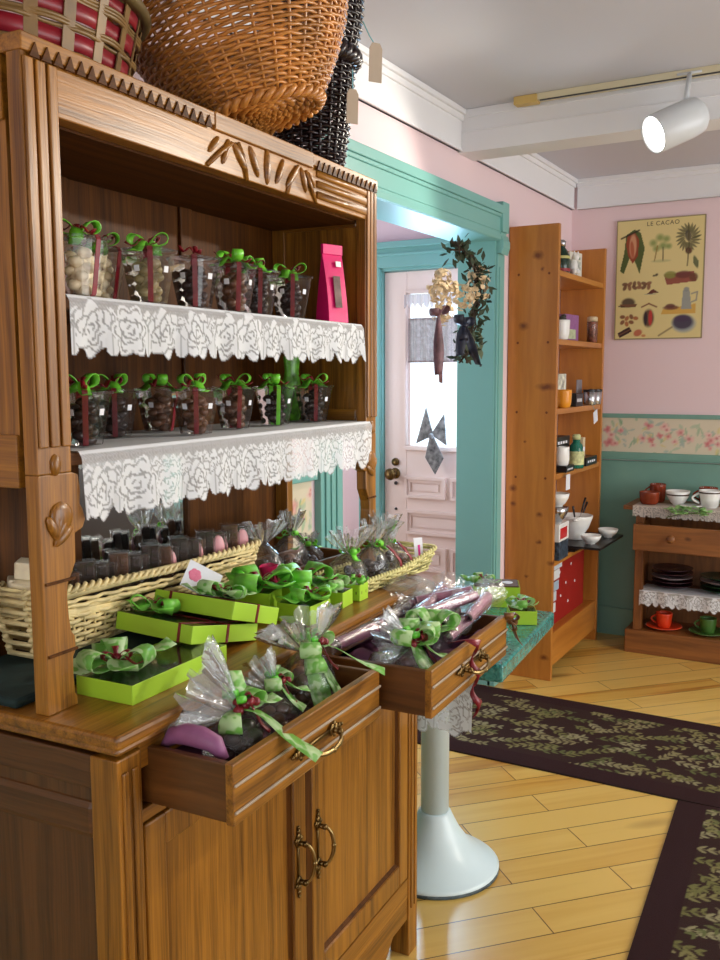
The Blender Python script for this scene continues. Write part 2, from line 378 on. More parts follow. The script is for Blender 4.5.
def gift_bag(label, loc, rz, r=.045, h=.08, lean=(0, 0, 1), fan=.085, fr=.05, content=CHOC, group=None, seed=0, bow='organza', size=.05, sx=1, sy=.8, name='cellophane_gift_bag', tails=None, squash=1):
    t = thing(name, label, 'gift bag', loc, rz, group); rg = random.Random(seed); ax = Vector(lean).normalized()
    q = Vector((0, 0, 1)).rotation_difference(ax).to_matrix()
    m = MB(); film_body(m, [(r*.72, .002), (r*.97, h*.12), (r*1.04, h*.35), (r*.95, h*.6), (r*.62, h*.82), (r*.2, h)], 30, seed, .05, sx, sy, R=q)
    m.build('cellophane_body', CELLO, t, True)
    m = MB()
    for i in range(9):
        an = rg.uniform(0, 6.28); rr = r*rg.uniform(.1, .6); z = h*rg.uniform(.16, .55); s_ = r*rg.uniform(.22, .34)
        m.sphere(q @ Vector((rr*math.cos(an)*sx, rr*math.sin(an)*sy, z)), (s_, s_*.85, s_*.7), 9, 6, Rz(rg.uniform(0, 3)))
    m.build('chocolates', content, t, True)
    top = ax*h
    m = MB(); fan_mesh(m, top-ax*.002, ax, r*.2, fr, fan, 11, seed); m.build('cellophane_top', CELLOF, t, True)
    if bow:
        m = MB(); w = size*.28
        dirs = [(math.cos(a_), math.sin(a_), .25) for a_ in (rg.uniform(0, 1)+k*PI*.75 for k in range(3))]
        tl = tails or [((math.cos(a_), math.sin(a_), .1), size*1.8, size*.8) for a_ in (rg.uniform(-1, .2), rg.uniform(1.2, 2.2))]
        bow_mesh(m, top, size, w, dirs, tl); m.build('organza_bow' if bow == 'organza' else 'green_bow', ORG if bow == 'organza' else RIBG, t, True)
        m = MB(); bow_mesh(m, top+Vector((0, 0, .006)), size*.5, size*.1, [(math.cos(a_), math.sin(a_), .6) for a_ in (.4+rg.random(), 2.4+rg.random(), 4.4)], [((math.cos(a_), math.sin(a_), -.1), size*.9, size*.5) for a_ in (.2, 1.2)])
        knot(m, top+Vector((.002, 0, .008)), size*.16); m.build('wine_ribbon', RIBR, t, True)
    return t
# ================================================================== THE ROOM
CZ = 2.415
def sbox(name, mat, *b, bevel=0): return MB().box(*b).build(name, mat, None, False, bevel, 'structure')
# floor: diagonal maple boards
def floor_mat():
    m, nt, out = newmat('maple_boards'); L = nt.links
    p = N(nt, 'ShaderNodeBsdfPrincipled'); p.inputs['Roughness'].default_value = .28; p.inputs['Coat Weight'].default_value = .25; p.inputs['Coat Roughness'].default_value = .15
    tc = N(nt, 'ShaderNodeTexCoord'); mp = N(nt, 'ShaderNodeMapping'); mp.inputs['Rotation'].default_value = (0, 0, -math.radians(46.5)); mp.inputs['Location'].default_value = (.25, -.046, 0)
    L.new(tc.outputs['Object'], mp.inputs[0])
    br = N(nt, 'ShaderNodeTexBrick'); br.offset = .37; br.offset_frequency = 2; br.squash = 1
    br.inputs['Scale'].default_value = 1; br.inputs['Brick Width'].default_value = .82; br.inputs['Row Height'].default_value = .118
    br.inputs['Mortar Size'].default_value = .0017; br.inputs['Mortar Smooth'].default_value = .3; br.inputs['Bias'].default_value = 0
    br.inputs['Color1'].default_value = (0, 0, 0, 1); br.inputs['Color2'].default_value = (1, 1, 1, 1); br.inputs['Mortar'].default_value = (.5, .5, .5, 1)
    L.new(mp.outputs[0], br.inputs['Vector'])
    m2 = N(nt, 'ShaderNodeMapping'); m2.inputs['Scale'].default_value = (1.3, 20, 1); L.new(mp.outputs[0], m2.inputs[0])
    ad = N(nt, 'ShaderNodeVectorMath', operation='MULTIPLY_ADD'); ad.inputs[1].default_value = (7, 5, 3); L.new(br.outputs['Color'], ad.inputs[0]); L.new(m2.outputs[0], ad.inputs[2])
    no = N(nt, 'ShaderNodeTexNoise'); no.inputs['Scale'].default_value = 1; no.inputs['Detail'].default_value = 5; no.inputs['Distortion'].default_value = .8; L.new(ad.outputs[0], no.inputs['Vector'])
    ma = N(nt, 'ShaderNodeMath', operation='MULTIPLY_ADD'); ma.inputs[1].default_value = .5; L.new(br.outputs['Color'], ma.inputs[0])
    ml = N(nt, 'ShaderNodeMath', operation='MULTIPLY'); ml.inputs[1].default_value = .75; L.new(no.outputs['Fac'], ml.inputs[0]); L.new(ml.outputs[0], ma.inputs[2])
    r = N(nt, 'ShaderNodeValToRGB'); e = r.color_ramp.elements
    e[0].position = .22; e[0].color = srgb(170, 108, 36); e[1].position = .78; e[1].color = srgb(230, 190, 102)
    k = e.new(.42); k.color = srgb(214, 164, 74)
    L.new(ma.outputs[0], r.inputs[0])
    # small dark knots and mineral streaks
    vo = N(nt, 'ShaderNodeTexVoronoi'); vo.inputs['Scale'].default_value = 1; m3 = N(nt, 'ShaderNodeMapping'); m3.inputs['Scale'].default_value = (1.5, 5, 1); L.new(mp.outputs[0], m3.inputs[0]); L.new(m3.outputs[0], vo.inputs['Vector'])
    mr = N(nt, 'ShaderNodeMapRange'); mr.inputs['From Min'].default_value = .02; mr.inputs['From Max'].default_value = .19; mr.inputs['To Min'].default_value = .7; mr.inputs['To Max'].default_value = 0
    L.new(vo.outputs['Distance'], mr.inputs['Value'])
    mk = N(nt, 'ShaderNodeMixRGB'); mk.inputs['Color2'].default_value = srgb(120, 70, 26); L.new(mr.outputs[0], mk.inputs[0]); L.new(r.outputs[0], mk.inputs['Color1'])
    mx = N(nt, 'ShaderNodeMixRGB'); mx.inputs['Color2'].default_value = srgb(78, 44, 16); L.new(br.outputs['Fac'], mx.inputs[0]); L.new(mk.outputs[0], mx.inputs['Color1'])
    L.new(mx.outputs[0], p.inputs['Base Color']); L.new(p.outputs[0], out.inputs[0]); return m
sbox('floor', floor_mat(), -3.05, 2.7, -1.75, 5.05, -.06, 0)
sbox('ceiling', CEIL, -3.05, 2.7, -1.75, 5.05, CZ, CZ+.06)
# far wall with wainscot, floral border and chair rail
sbox('wall_far', PINK, -1.53, 2.65, 4.9, 5.0, 0, CZ)
sbox('trim_1', GREEND, -1.5, 1.05, 4.884, 4.9, 0, .945)
b = MB().box(-1.5, 1.05, 4.875, 4.9, .957, .990).box(-1.5, 1.05, 4.868, 4.9, .950, .957); struct(b.build('trim_2', GREEND, None, False, .002))
sbox('trim_3', GREEND, -1.5, 1.05, 4.888, 4.9, 1.170, 1.192, bevel=.002)
sbox('baseboard_far', GREEND, -1.5, 1.05, 4.868, 4.884, 0, .15, bevel=.003)
def floral(w, h, seed):
    rg = random.Random(seed); c = Canvas(w, h, .006, srgb(226, 214, 188))
    for i in range(int(w*150)):
        x, y = rg.uniform(0, w), rg.gauss(h*.5, h*.24); col = rg.choice([(142, 178, 138), (164, 190, 150), (186, 200, 168), (224, 206, 140), (176, 190, 176)])
        c.ell(x, y, rg.uniform(.012, .03), rg.uniform(.006, .012), rg.uniform(0, 3.1), srgb(*col), .5, .8, 1)
    for i in range(int(w*34)):
        x, y = rg.uniform(0, w), min(h*.85, max(h*.15, rg.gauss(h*.5, h*.2))); R = rg.uniform(.012, .03); col = rg.choice([(232, 168, 160), (236, 190, 178), (218, 120, 124), (240, 204, 190), (226, 150, 150)])
        for k in range(5):
            an = k*1.257+rg.random(); c.ell(x+R*.6*math.cos(an), y+R*.5*math.sin(an), R*.6, R*.5, an, srgb(*col), .6, .75)
        c.ell(x, y, R*.5, R*.45, 0, srgb(202, 92, 104), .7, .8)
    return c
FLOR = attrmat('floral_paper', rough=.75)
c = floral(2.55, .18, 3); struct(c.mesh('trim_4', lambda x, y: (x-1.5, np.full(x.shape, 4.897), .990+y), FLOR))
# green cased doorway further along the far wall and the dark passage in it
b = MB().box(1.05, 1.2, 4.86, 4.9, 0, 2.05).box(2.0, 2.15, 4.86, 4.9, 0, 2.05).box(1.02, 2.18, 4.85, 4.9, 2.05, 2.18); struct(b.build('trim_5', GREEN, None, False, .004))
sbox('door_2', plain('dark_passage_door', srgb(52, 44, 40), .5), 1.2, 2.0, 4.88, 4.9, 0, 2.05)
# left wall, with the cased opening to the porch between y 2.47 and 3.77
LW0, LW1 = 2.47, 3.77
b = MB().box(-1.65, -1.5, -1.7, LW0, 0, CZ).box(-1.65, -1.5, LW1+.02, 3.97, 0, CZ).box(-1.65, -1.5, LW0, LW1+.02, 1.985, CZ).box(-1.53, -1.5, 3.97, 4.9, 0, CZ)
struct(b.build('wall_left', PINK))
sbox('trim_6', GREEND, -1.5, -1.486, -1.7, 2.33, 0, .88)
sbox('trim_7', GREEN, -1.5, -1.48, -1.7, 2.33, 1.085, 1.112, bevel=.003)
c = floral(4.0, .205, 9); struct(c.mesh('trim_8', lambda x, y: (np.full(x.shape, -1.497), x-1.68, .880+y), FLOR))
# opening lining
b = MB().box(-1.66, -1.485, LW1, LW1+.02, 0, 1.985).box(-1.66, -1.485, LW0-.02, LW0, 0, 1.985).box(-1.66, -1.4675, LW0-.02, LW1+.02, 1.968, 1.990); struct(b.build('trim_9', GREEN, None, False, .002))
# casings: near pilaster with flutes, far pilaster, header, corner blocks
def pilaster(m, y0, y1, z1):
    m.box(-1.5, -1.475, y0, y1, 0, z1)
    for k in range(3):
        yc = y0+(y1-y0)*(k+1)/4; m.box(-1.475, -1.468, yc-.012, yc+.012, .2, z1-.08)
    m.box(-1.5, -1.462, y0-.006, y1+.006, 0, .18)
b = MB(); pilaster(b, LW0-.13, LW0, 1.915); struct(b.build('trim_10', GREEN, None, False, .003))
b = MB(); b.box(-1.5, -1.475, LW1+.005, 3.855, 0, 1.915).box(-1.475, -1.470, LW1+.02, 3.84, .2, 1.86).box(-1.5, -1.465, LW1, 3.858, 0, .18); struct(b.build('trim_11', GREEN, None, False, .003))
b = MB()
b.box(-1.5, -1.468, LW0-.15, LW1+.04, 1.970, 2.115).box(-1.5, -1.455, LW0-.15, LW1+.04, 2.080, 2.115).box(-1.5, -1.461, LW0-.15, LW1+.04, 2.065, 2.080).box(-1.5, -1.462, LW0-.15, LW1+.04, 1.970, 1.995).box(-1.5, -1.465, LW0-.15, LW1+.04, 2.005, 2.011)
struct(b.build('trim_12', GREEN, None, False, .003))
b = MB().box(-1.5, -1.456, LW1+.01, 3.855, 2.005, 2.132).box(-1.5, -1.464, LW1+.008, 3.845, 1.915, 2.005)
b.prism([(0, 0), (.03, .03), (.03, .055), (0, .085)], lambda u, v: (-1.464+u*.4, LW1+.008, 1.910+v), (0, .082, 0)); struct(b.build('trim_13', GREEN, None, False, .003))
b = MB().box(-1.5, -1.448, LW0-.15, LW0-.005, 2.005, 2.132).box(-1.5, -1.458, LW0-.14, LW0, 1.915, 2.005); struct(b.build('trim_14', GREEN, None, False, .003))
# white crown board with cap and bead, and the white beam
def crown(name, y0, y1):
    b = MB().box(-1.5, -1.484, y0, y1, 2.262, CZ).box(-1.5, -1.474, y0, y1, 2.375, CZ).box(-1.5, -1.462, y0, y1, 2.395, CZ).box(-1.5, -1.478, y0, y1, 2.262, 2.270); struct(b.build(name, WHITE, None, False, .003))
crown('trim_15', -1.7, 3.4); crown('trim_16', 3.55, 4.884)
b = MB().box(-1.47, 2.6, 4.884, 4.9, 2.262, CZ).box(-1.47, 2.6, 4.874, 4.9, 2.375, CZ).box(-1.47, 2.6, 4.862, 4.9, 2.395, CZ).box(-1.47, 2.6, 4.878, 4.9, 2.262, 2.27); struct(b.build('trim_17', WHITE, None, False, .003))
b = MB().box(-1.5, 2.62, 3.4, 3.55, 2.256, CZ).box(-1.5, 2.62, 3.392, 3.4, 2.385, CZ).box(-1.5, 2.62, 3.396, 3.4, 2.33, 2.336); struct(b.build('ceiling_beam', WHITE, None, False, .004))
# right and back walls with their shop windows
RX, BY = 2.6, -1.7
b = MB().box(RX, RX+.1, -1.7, 1.2, 0, CZ).box(RX, RX+.1, 1.2, 4.5, 0, .45).box(RX, RX+.1, 1.2, 4.5, 2.2, CZ).box(RX, RX+.1, 4.5, 4.95, 0, CZ); struct(b.build('wall_right', PINK))
b = MB().box(-3.05, -.9, BY-.1, BY, 0, CZ).box(-.9, 1.9, BY-.1, BY, 0, .6).box(-.9, 1.9, BY-.1, BY, 2.15, CZ).box(1.9, 2.7, BY-.1, BY, 0, CZ); struct(b.build('wall_back', PINK))
GLASS = film('window_glass', haze=0, gloss=0, crinkle=1, bump=0, rough=.02)
w = MB().box(RX+.02, RX+.07, 1.2, 1.27, .45, 2.2).box(RX+.02, RX+.07, 4.43, 4.5, .45, 2.2).box(RX+.02, RX+.07, 1.2, 4.5, .45, .52).box(RX+.02, RX+.07, 1.2, 4.5, 2.13, 2.2).box(RX+.02, RX+.07, 2.82, 2.88, .45, 2.2).build('window_1', WHITE, None, False, .004, 'structure')
MB().box(RX+.04, RX+.045, 1.27, 4.43, .52, 2.13).build('glass', GLASS, w)
w = MB().box(-.9, -.83, BY-.07, BY-.02, .6, 2.15).box(1.83, 1.9, BY-.07, BY-.02, .6, 2.15).box(-.9, 1.9, BY-.07, BY-.02, .6, .67).box(-.9, 1.9, BY-.07, BY-.02, 2.08, 2.15).box(.47, .53, BY-.07, BY-.02, .6, 2.15).build('window_2', WHITE, None, False, .004, 'structure')
MB().box(-.83, 1.83, BY-.045, BY-.04, .67, 2.08).build('glass', GLASS, w)
# porch behind the opening
PY = 4.0
b = MB().box(-3.0, -2.16, PY, PY+.1, 0, CZ).box(-2.16, -1.53, PY, PY+.1, 1.905, CZ); struct(b.build('wall_porch_far', PINK))
b = MB().box(-3.05, -2.95, 1.9, 2.6, 0, CZ).box(-3.05, -2.95, 3.6, 4.1, 0, CZ).box(-3.05, -2.95, 2.6, 3.6, 0, .9).box(-3.05, -2.95, 2.6, 3.6, 2.0, CZ).box(-2.95, -1.65, 1.8, 1.9, 0, CZ); struct(b.build('wall_porch_side', PINK))
b = MB().box(-2.28, -2.16, PY-.03, PY, 0, 2.03).box(-2.175, -2.155, PY-.012, PY+.05, 0, 1.915)
b.box(-2.31, -1.53, PY-.035, PY, 1.912, 2.03).box(-2.33, -1.53, PY-.06, PY, 2.0, 2.03).box(-2.31, -1.53, PY-.045, PY, 1.965, 1.978).box(-2.16, -1.53, PY-.012, PY+.05, 1.897, 1.915); struct(b.build('trim_18', GREEN, None, False, .003))
w = MB().box(-3.02, -2.97, 2.6, 2.66, .9, 2.0).box(-3.02, -2.97, 3.54, 3.6, .9, 2.0).box(-3.02, -2.97, 2.6, 3.6, .9, .96).box(-3.02, -2.97, 2.6, 3.6, 1.94, 2.0).build('added_window_3', WHITE, None, False, .004, 'structure')  # unseen window, added to give the porch fill lamp an opening
MB().box(-3.0, -2.995, 2.66, 3.54, .96, 1.94).build('glass', GLASS, w)
# the porch door
DX0, DX1, GX0, GX1, GZ0, GZ1 = -2.152, -1.54, -2.03, -1.655, 1.055, 1.79
d = MB().box(DX0, GX0, PY+.01, PY+.05, .01, 1.893).box(GX1, DX1, PY+.01, PY+.05, .01, 1.893).box(GX0, GX1, PY+.01, PY+.05, .01, GZ0).box(GX0, GX1, PY+.01, PY+.05, GZ1, 1.893)
d.box(GX0-.012, GX1+.012, PY-.002, PY+.012, GZ0-.022, GZ0).box(GX0-.012, GX0, PY, PY+.012, GZ0, GZ1+.012).box(GX0, GX1+.012, PY, PY+.012, GZ1, GZ1+.012)
door = d.build('door_1', DOORP, None, False, .003, 'structure')
MB().box(GX0, GX1, PY+.028, PY+.032, GZ0, GZ1).build('glass', GLASS, door)
def panel(x0, x1, z0, z1):
    m = MB()
    for a, dy in ((0, .018), (.0145, .009)):
        m.box(x0+a, x1-a, PY+.01-dy, PY+.0098, z0+a, z0+a+.014).box(x0+a, x1-a, PY+.01-dy, PY+.0098, z1-a-.014, z1-a).box(x0+a, x0+a+.014, PY+.01-dy, PY+.0098, z0+a+.0142, z1-a-.0142).box(x1-a-.014, x1-a, PY+.01-dy, PY+.0098, z0+a+.0142, z1-a-.0142)
    m.box(x0+.040, x1-.040, PY+.004, PY+.0098, z0+.036, z1-.036); m.build('panel', DOORP, door)
for x0, x1, z0, z1 in ((-2.035, -1.815, .80, .905), (-1.79, -1.57, .80, .905), (-2.03, -1.57, .62, .74), (-2.03, -1.81, .44, .56), (-1.785, -1.57, .44, .56), (-2.03, -1.57, .25, .38)): panel(x0, x1, z0, z1)
m = MB().lathe([(.012, 0), (.012, .03), (.026, .04), (.03, .055), (.024, .068), (.0, .072)], 16, (-2.093, PY+.01, .915), R=Rx(PI/2)).lathe([(.028, 0), (.026, .006), (.0, .007)], 16, (-2.093, PY+.01, .915), R=Rx(PI/2)); m.build('door_knob', BRASS, door, True)
MB().lathe([(.02, 0), (.019, .01), (.0, .011)], 14, (-2.09, PY+.01, .972), R=Rx(PI/2)).build('deadbolt', BRASS, door, True)
MB().lathe([(.009, 0), (.008, .008), (.0, .009)], 12, (-2.088, PY+.01, .867), R=Rx(PI/2)).build('keyhole', plain('black_iron', srgb(30, 28, 28), .4), door, True)
MB().lathe([(.007, 0), (.006, .006), (.0, .007)], 12, (-2.088, PY+.01, .738), R=Rx(PI/2)).build('screw_plug', MATS['black_iron'], door, True)
sbox('ground_outside', plain('snow', srgb(235, 240, 246), .8), -8, 8, 5.2, 16, -.3, -.2)
# curtain and valance on the door glass
def valance():
    c = Canvas(.39, .075, .004, WHT[:3]+(.75,)); v = c.y; a = c.c[..., 3]; a[np.abs(((c.x/.012) % 1)-.5) < .18] = .95
    a[(v > .055+.012*np.cos(c.x*2*PI/.03))] = 0; c.c[..., :3] = srgb(214, 206, 206)[:3]; return c
o = valance().mesh('lace_valance', lambda x, y: (-2.038+x, PY-.006+.006*np.sin(x*160), 1.782-y), LACE, None, True)
tag(o, 'narrow lace valance gathered across the top of the porch door glass', 'curtain')
c = Canvas(.36, .21, .004, srgb(150, 132, 128)[:3]+(.86,)); rg = np.random.default_rng(5)
st = np.repeat(rg.uniform(.55, 1.15, (1, c.nx)), c.ny, 0)*rg.uniform(.8, 1.1, c.x.shape); c.c[..., :3] *= st[..., None]
c.c[..., 3] = np.where((c.y < .012) | (c.y > .2), .97, rg.uniform(.7, .95, c.x.shape))
o = c.mesh('cafe_curtain', lambda x, y: (-2.012+x, PY-.012+.005*np.sin(x*110), 1.668-y), LACE, None, True)
tag(o, 'small grey-brown woven curtain hanging across the middle of the porch door glass', 'curtain')
# things in the porch seen through the open end of the hutch
t = thing('coat_stand', 'dark coat stand with coats beyond the cased opening, seen behind the lace runners', 'coat stand', (-1.86, 2.83, 0))
DK = plain('black_cloth', srgb(34, 34, 38), .8, noise=.3)
MB().tube([(0, 0, .02), (0, 0, 1.75)], .016, 8).build('pole', MATS['black_iron'], t, True)
m = MB()
for k in range(4): a = k*PI/2+.4; m.tube([(0, 0, .1), (.12*math.cos(a), .12*math.sin(a), .06), (.22*math.cos(a), .22*math.sin(a), .012)], .012, 6)
m.build('feet', MATS['black_iron'], t, True)
m = MB(); film_body(m, [(.02, 1.62), (.09, 1.5), (.12, 1.2), (.14, .85), (.13, .62)], 20, 4, .12, 1, .6); m.build('hanging_coat', DK, t, True)
o = MB().tube([(-1.72, 2.60, .012), (-1.60, 2.545, 1.16)], .009, 8).tube([(-1.60, 2.545, 1.16), (-1.59, 2.56, 1.2), (-1.60, 2.60, 1.215), (-1.615, 2.63, 1.19)], .009, 8).build('walking_cane', cabw['z'], None, True)
tag(o, 'slim wooden walking cane leaning in the cased opening behind the hutch', 'walking stick')
# ================================================================== THE HUTCH (local x towards the room, y away along the wall)
HT = .0478; HO = Vector((-.934, 1.907, 0)); HR = Rz(HT)
def HW(x, y, z): return HO + HR @ Vector((x, y, z))
W = 1.033; ZC = .916; YL, YR = -1.027, .040
SHADED_SIDE = {a: wood('oak_side_' + a, srgb(70, 40, 16), srgb(106, 66, 30), a, rough=.45, fine=130, long=3, warp=.06) for a in 'xz'}  # same oak made darker: shade on the cabinet sides is put into the colour
hutch = thing('oak_hutch', 'carved oak hutch with lace-dressed shelves, two open drawers and panelled doors', 'hutch', HO, HT)
m = MB().box(-.46, .014, -W-.012, .030, ZC-.020, ZC); m.box(-.46, .007, -W-.005, .022, ZC-.032, ZC-.020); m.build('counter_top', oak['y'], hutch, False, .006)
# carcass: stiles, rails, side panels
for y0, y1 in ((-W, -W+.05), (-.05, 0)):
    m = MB().box(-.05, 0, y0, y1, .0, ZC-.04)
    for k in (0, 1): m.box(-.001, .004, y0+.008+k*.02, y0+.020+k*.02, .12, ZC-.06)
    m.build('stile', oak['z'], hutch, False, .003)
    MB().box(-.46, -.41, y0, y1, .0, ZC-.04).build('rear_stile', oakd['z'], hutch, False, .003)
for z0_, z1_ in ((.845, .886), (.764, .784), (.15, .20)): MB().box(-.045, -.003, -W+.05, -.05, z0_, z1_).build('front_rail', oak['y'], hutch, False, .002)
MB().box(-.045, -.003, -.510, -.484, .784, .845).build('drawer_divider', oak['z'], hutch, False, .002)
m = MB().prism([(-W+.05, .15), (-.05, .15), (-.05, .095), (-.13, .095), (-.17, .06), (-.22, .06), (-.26, .095), (-W+.31, .095), (-W+.27, .06), (-W+.22, .06), (-W+.18, .095), (-W+.05, .095)], lambda u, v: (-.03, u, v), (.026, 0, 0)); m.build('shaped_apron', oak['y'], hutch, False, .002)
for yy, s in ((-W, 1), (0, -1)):
    y0, y1 = (yy+.012, yy+.022) if s > 0 else (yy-.022, yy-.012)
    MB().box(-.42, -.04, y0, y1, .13, ZC-.04).build('side_panel', SHADED_SIDE['z'], hutch)
    y0, y1 = (yy+.002, yy+.03) if s > 0 else (yy-.03, yy-.002)
    for z0_, z1_ in ((ZC-.09, ZC-.04), (.08, .16)): MB().box(-.42, -.04, y0, y1, z0_, z1_).build('side_rail', SHADED_SIDE['x'], hutch, False, .003)
    MB().box(-.41, -.05, y0+(.004 if s > 0 else 0), y1-(0 if s > 0 else .004), .745, .805).build('side_moulding', SHADED_SIDE['x'], hutch, False, .012)
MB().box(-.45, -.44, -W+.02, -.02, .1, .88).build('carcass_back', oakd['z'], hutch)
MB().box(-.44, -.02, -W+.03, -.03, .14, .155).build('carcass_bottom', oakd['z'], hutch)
# doors
def pull(par, c, ax, L=.062, name='pull_handle', up=Vector((1, 0, 0))):
    """bail pull: two pierced plates and a bowed grip, along ax, standing off along up"""
    c = Vector(c); ax = Vector(ax); sd = ax.cross(up); m = MB(); g = MB()
    for s in (-1, 1):
        e = c + ax*s*L
        for k, (d, r) in enumerate(((0, .010), (.012, .0075), (.022, .005), (.030, .0035))):
            m.sphere(e+ax*s*d+up*.002, (.003 if up.x else r, r if up.x else r, r), 8, 5)
        for s2 in (-1, 1): m.sphere(e+sd*s2*.009+ax*s*.006+up*.002, (.003, .005, .005), 8, 4)
        m.tube([e, e+up*.014], .005, 8); m.sphere(e+up*.016, .0062, 8, 5)
    if up.x: m.obox(c+up*.0008, (.0022, .006 if ax.z else 2*L+.04, 2*L+.04 if ax.z else .006))
    P = [c+ax*L*math.cos(PI*i/12)*-1+up*(.014+.016*math.sin(PI*i/12))+sd*(.010*math.sin(PI*i/12)) for i in range(13)]
    g.tube(P, [.0026+.0016*math.sin(PI*i/12) for i in range(13)], 8)
    g.sphere(P[6], (.0055, .0055, .0055), 8, 5)
    h = m.build(name, BRASS, par, True); g.build('grip', BRASSP, h, True)
for y0, y1, hy in ((-W+.055, -.528, -.560), (-.505, -.055, -.486)):
    z0, z1 = .205, .760
    m = MB().box(-.022, -.001, y0, y0+.045, z0, z1).box(-.022, -.001, y1-.045, y1, z0, z1).box(-.022, -.0015, y0+.045, y1-.045, z0, z0+.05).box(-.022, -.0015, y0+.045, y1-.045, z1-.05, z1)
    d = m.build('door', oak['z'], hutch, False, .003)
    m = MB(); a, b_, c_, e_ = y0+.045, y1-.045, z0+.05, z1-.05; q = .014
    m.prism([(0, 0), (q, 0), (0, .012)], lambda u, v: (-.018+v, a, c_+u), (0, b_-a, 0)).prism([(0, 0), (-q, 0), (0, .012)], lambda u, v: (-.018+v, a, e_+u), (0, b_-a, 0)).prism([(0, 0), (q, 0), (0, .012)], lambda u, v: (-.018+v, a+u, c_), (0, 0, e_-c_)).prism([(0, 0), (-q, 0), (0, .012)], lambda u, v: (-.018+v, b_+u, c_), (0, 0, e_-c_)); m.build('bead_moulding', oakd['z'], d)
    MB().box(-.018, -.012, a, b_, c_, e_).build('door_panel', oak['z'], d)
    pull(d, (0, hy, .497), (0, 0, 1), .038, 'door_pull')
m = MB().box(-.03, -.002, -.528, -.505, .2, .764); m.build('centre_stile', oakd['z'], hutch, False, .002)
# drawers
def drawer(y0, y1, p):
    z0, z1 = .786, .875; D = .36
    f = MB().box(p-.014, p, y0, y1, z0, z1).build('drawer', oak['y'], hutch, False, .002)
    m = MB().box(p, p+.004, y0, y1, z0+.017, z0+.022).box(p, p+.004, y0, y1, z1-.033, z1-.028); m.build('front_bead', plain('worn_highlight_bead', srgb(168, 150, 128), .35), f, False, .002)  # worn beads; their highlight is put into the light grey colour
    for ya, yb in ((y0+.002, y0+.014), (y1-.014, y1-.002)): MB().box(p-D, p-.013, ya, yb, z0+.002, z1-.002).build('drawer_side', drw['x'], f, False, .002)
    MB().box(p-D, p-D+.012, y0+.014, y1-.014, z0+.002, z1-.006).build('drawer_back', drw['y'], f)
    MB().box(p-D+.01, p-.014, y0+.012, y1-.012, z0+.004, z0+.010).build('drawer_bottom', drw['y'], f)
    return f
D1 = drawer(-.968, -.512, .146); pull(D1, (.149, -.744, .829), (0, 1, 0), .047, 'drawer_pull')
D2 = drawer(-.482, -.055, .235); pull(D2, (.238, -.288, .836), (0, 1, 0), .047, 'drawer_pull')
# upper part
UX, UB, ZT = -.130, -.40, 1.852
def post(y0, y1, s):
    m = MB().box(UX-.026, UX, y0, y1, 1.262, ZT-.02)
    n = 3
    for k in range(n):
        a = y0+(y1-y0)*(k+.12)/n; b = y0+(y1-y0)*(k+.88)/n; m.box(UX, UX+.005, a, b, 1.30, ZT-.03)
    # carved lower half: a scalloped volute and a tapering leg that widens inwards
    i = y1 if s > 0 else y0; o_ = y0 if s > 0 else y1
    prof = [(0, 1.262), (.012, 1.258), (.016, 1.235), (.014, 1.215), (.020, 1.205), (.024, 1.190), (.018, 1.178), (.002, 1.172), (.001, 1.13), (-.009, 1.112), (-.016, 1.10), (-.018, 1.08), (-.016, 1.05), (-.013, 1.03), (-.006, 1.02), (-.005, 1.0), (-.011, .99), (-.012, .965), (-.010, .935), (-.006, .928), (-.005, ZC)]
    m.prism([(o_, 1.262)] + [(i+s*d, z) for d, z in prof] + [(o_, ZC)], lambda u, v: (UX-.026, u, v), (.026, 0, 0))
    p = m.build('carved_post', oak['z'], hutch, False, .002)
    c = MB(); yc = (y0+y1)/2
    for k in range(5):
        an = .5+k*.42; c.sphere((UX+.002, yc+s*(.012*math.cos(an)-.002), 1.155+.06*math.sin(an)*.6), (.006, .009, .022), 8, 5, Rx(s*(an-1.57)*.9))
    c.sphere((UX+.002, yc+s*.006, 1.20), (.006, .022, .022), 10, 6)
    c.build('rosette_carving', oak['z'], p, True)
    for z in (1.105, 1.0): MB().box(UX, UX+.003, y0+.004, y1-.004, z, z+.004).build('score_line', oakd['z'], p)
    MB().sphere((UX+.001, yc, 1.275), (.006, .010, .016), 8, 5).build('boss_carving', oak['z'], p, True)
post(YL, YL+.064, 1); post(YR-.052, YR, -1)
m = MB().box(UX-.03, UX, YL+.064, YR-.052, 1.756, ZT-.022); m.build('top_rail', oak['y'], hutch, False, .002)
m = MB().box(UX-.035, UX+.005, YL-.002, -.60, ZT-.024, ZT).box(UX-.035, UX+.006, -.60, -.26, ZT-.030, ZT+.001).box(UX-.035, UX+.005, -.26, YR+.002, ZT-.024, ZT); cr = m.build('crest_strip', oak['y'], hutch, False, .002)
for y0, y1 in ((YL+.008, -.61), (-.25, YR-.005)):
    m = MB(); n = int((y1-y0)/.021)
    for k in range(n):
        y = y0+(k+.5)*(y1-y0)/n; m.prism([(y-.009, ZT-.030), (y+.009, ZT-.030), (y+.002, ZT-.010)], lambda u, v: (UX+.004, u, v), (.004, 0, 0))
    m.build('notched_carving', oakd['y'], cr)
m = MB()
for k in range(2): m.box(UX, UX+.004, -.24, YR-.054, 1.766+k*.022, 1.780+k*.022)
m.box(UX, UX+.004, -.24, YR-.054, 1.809, 1.822)
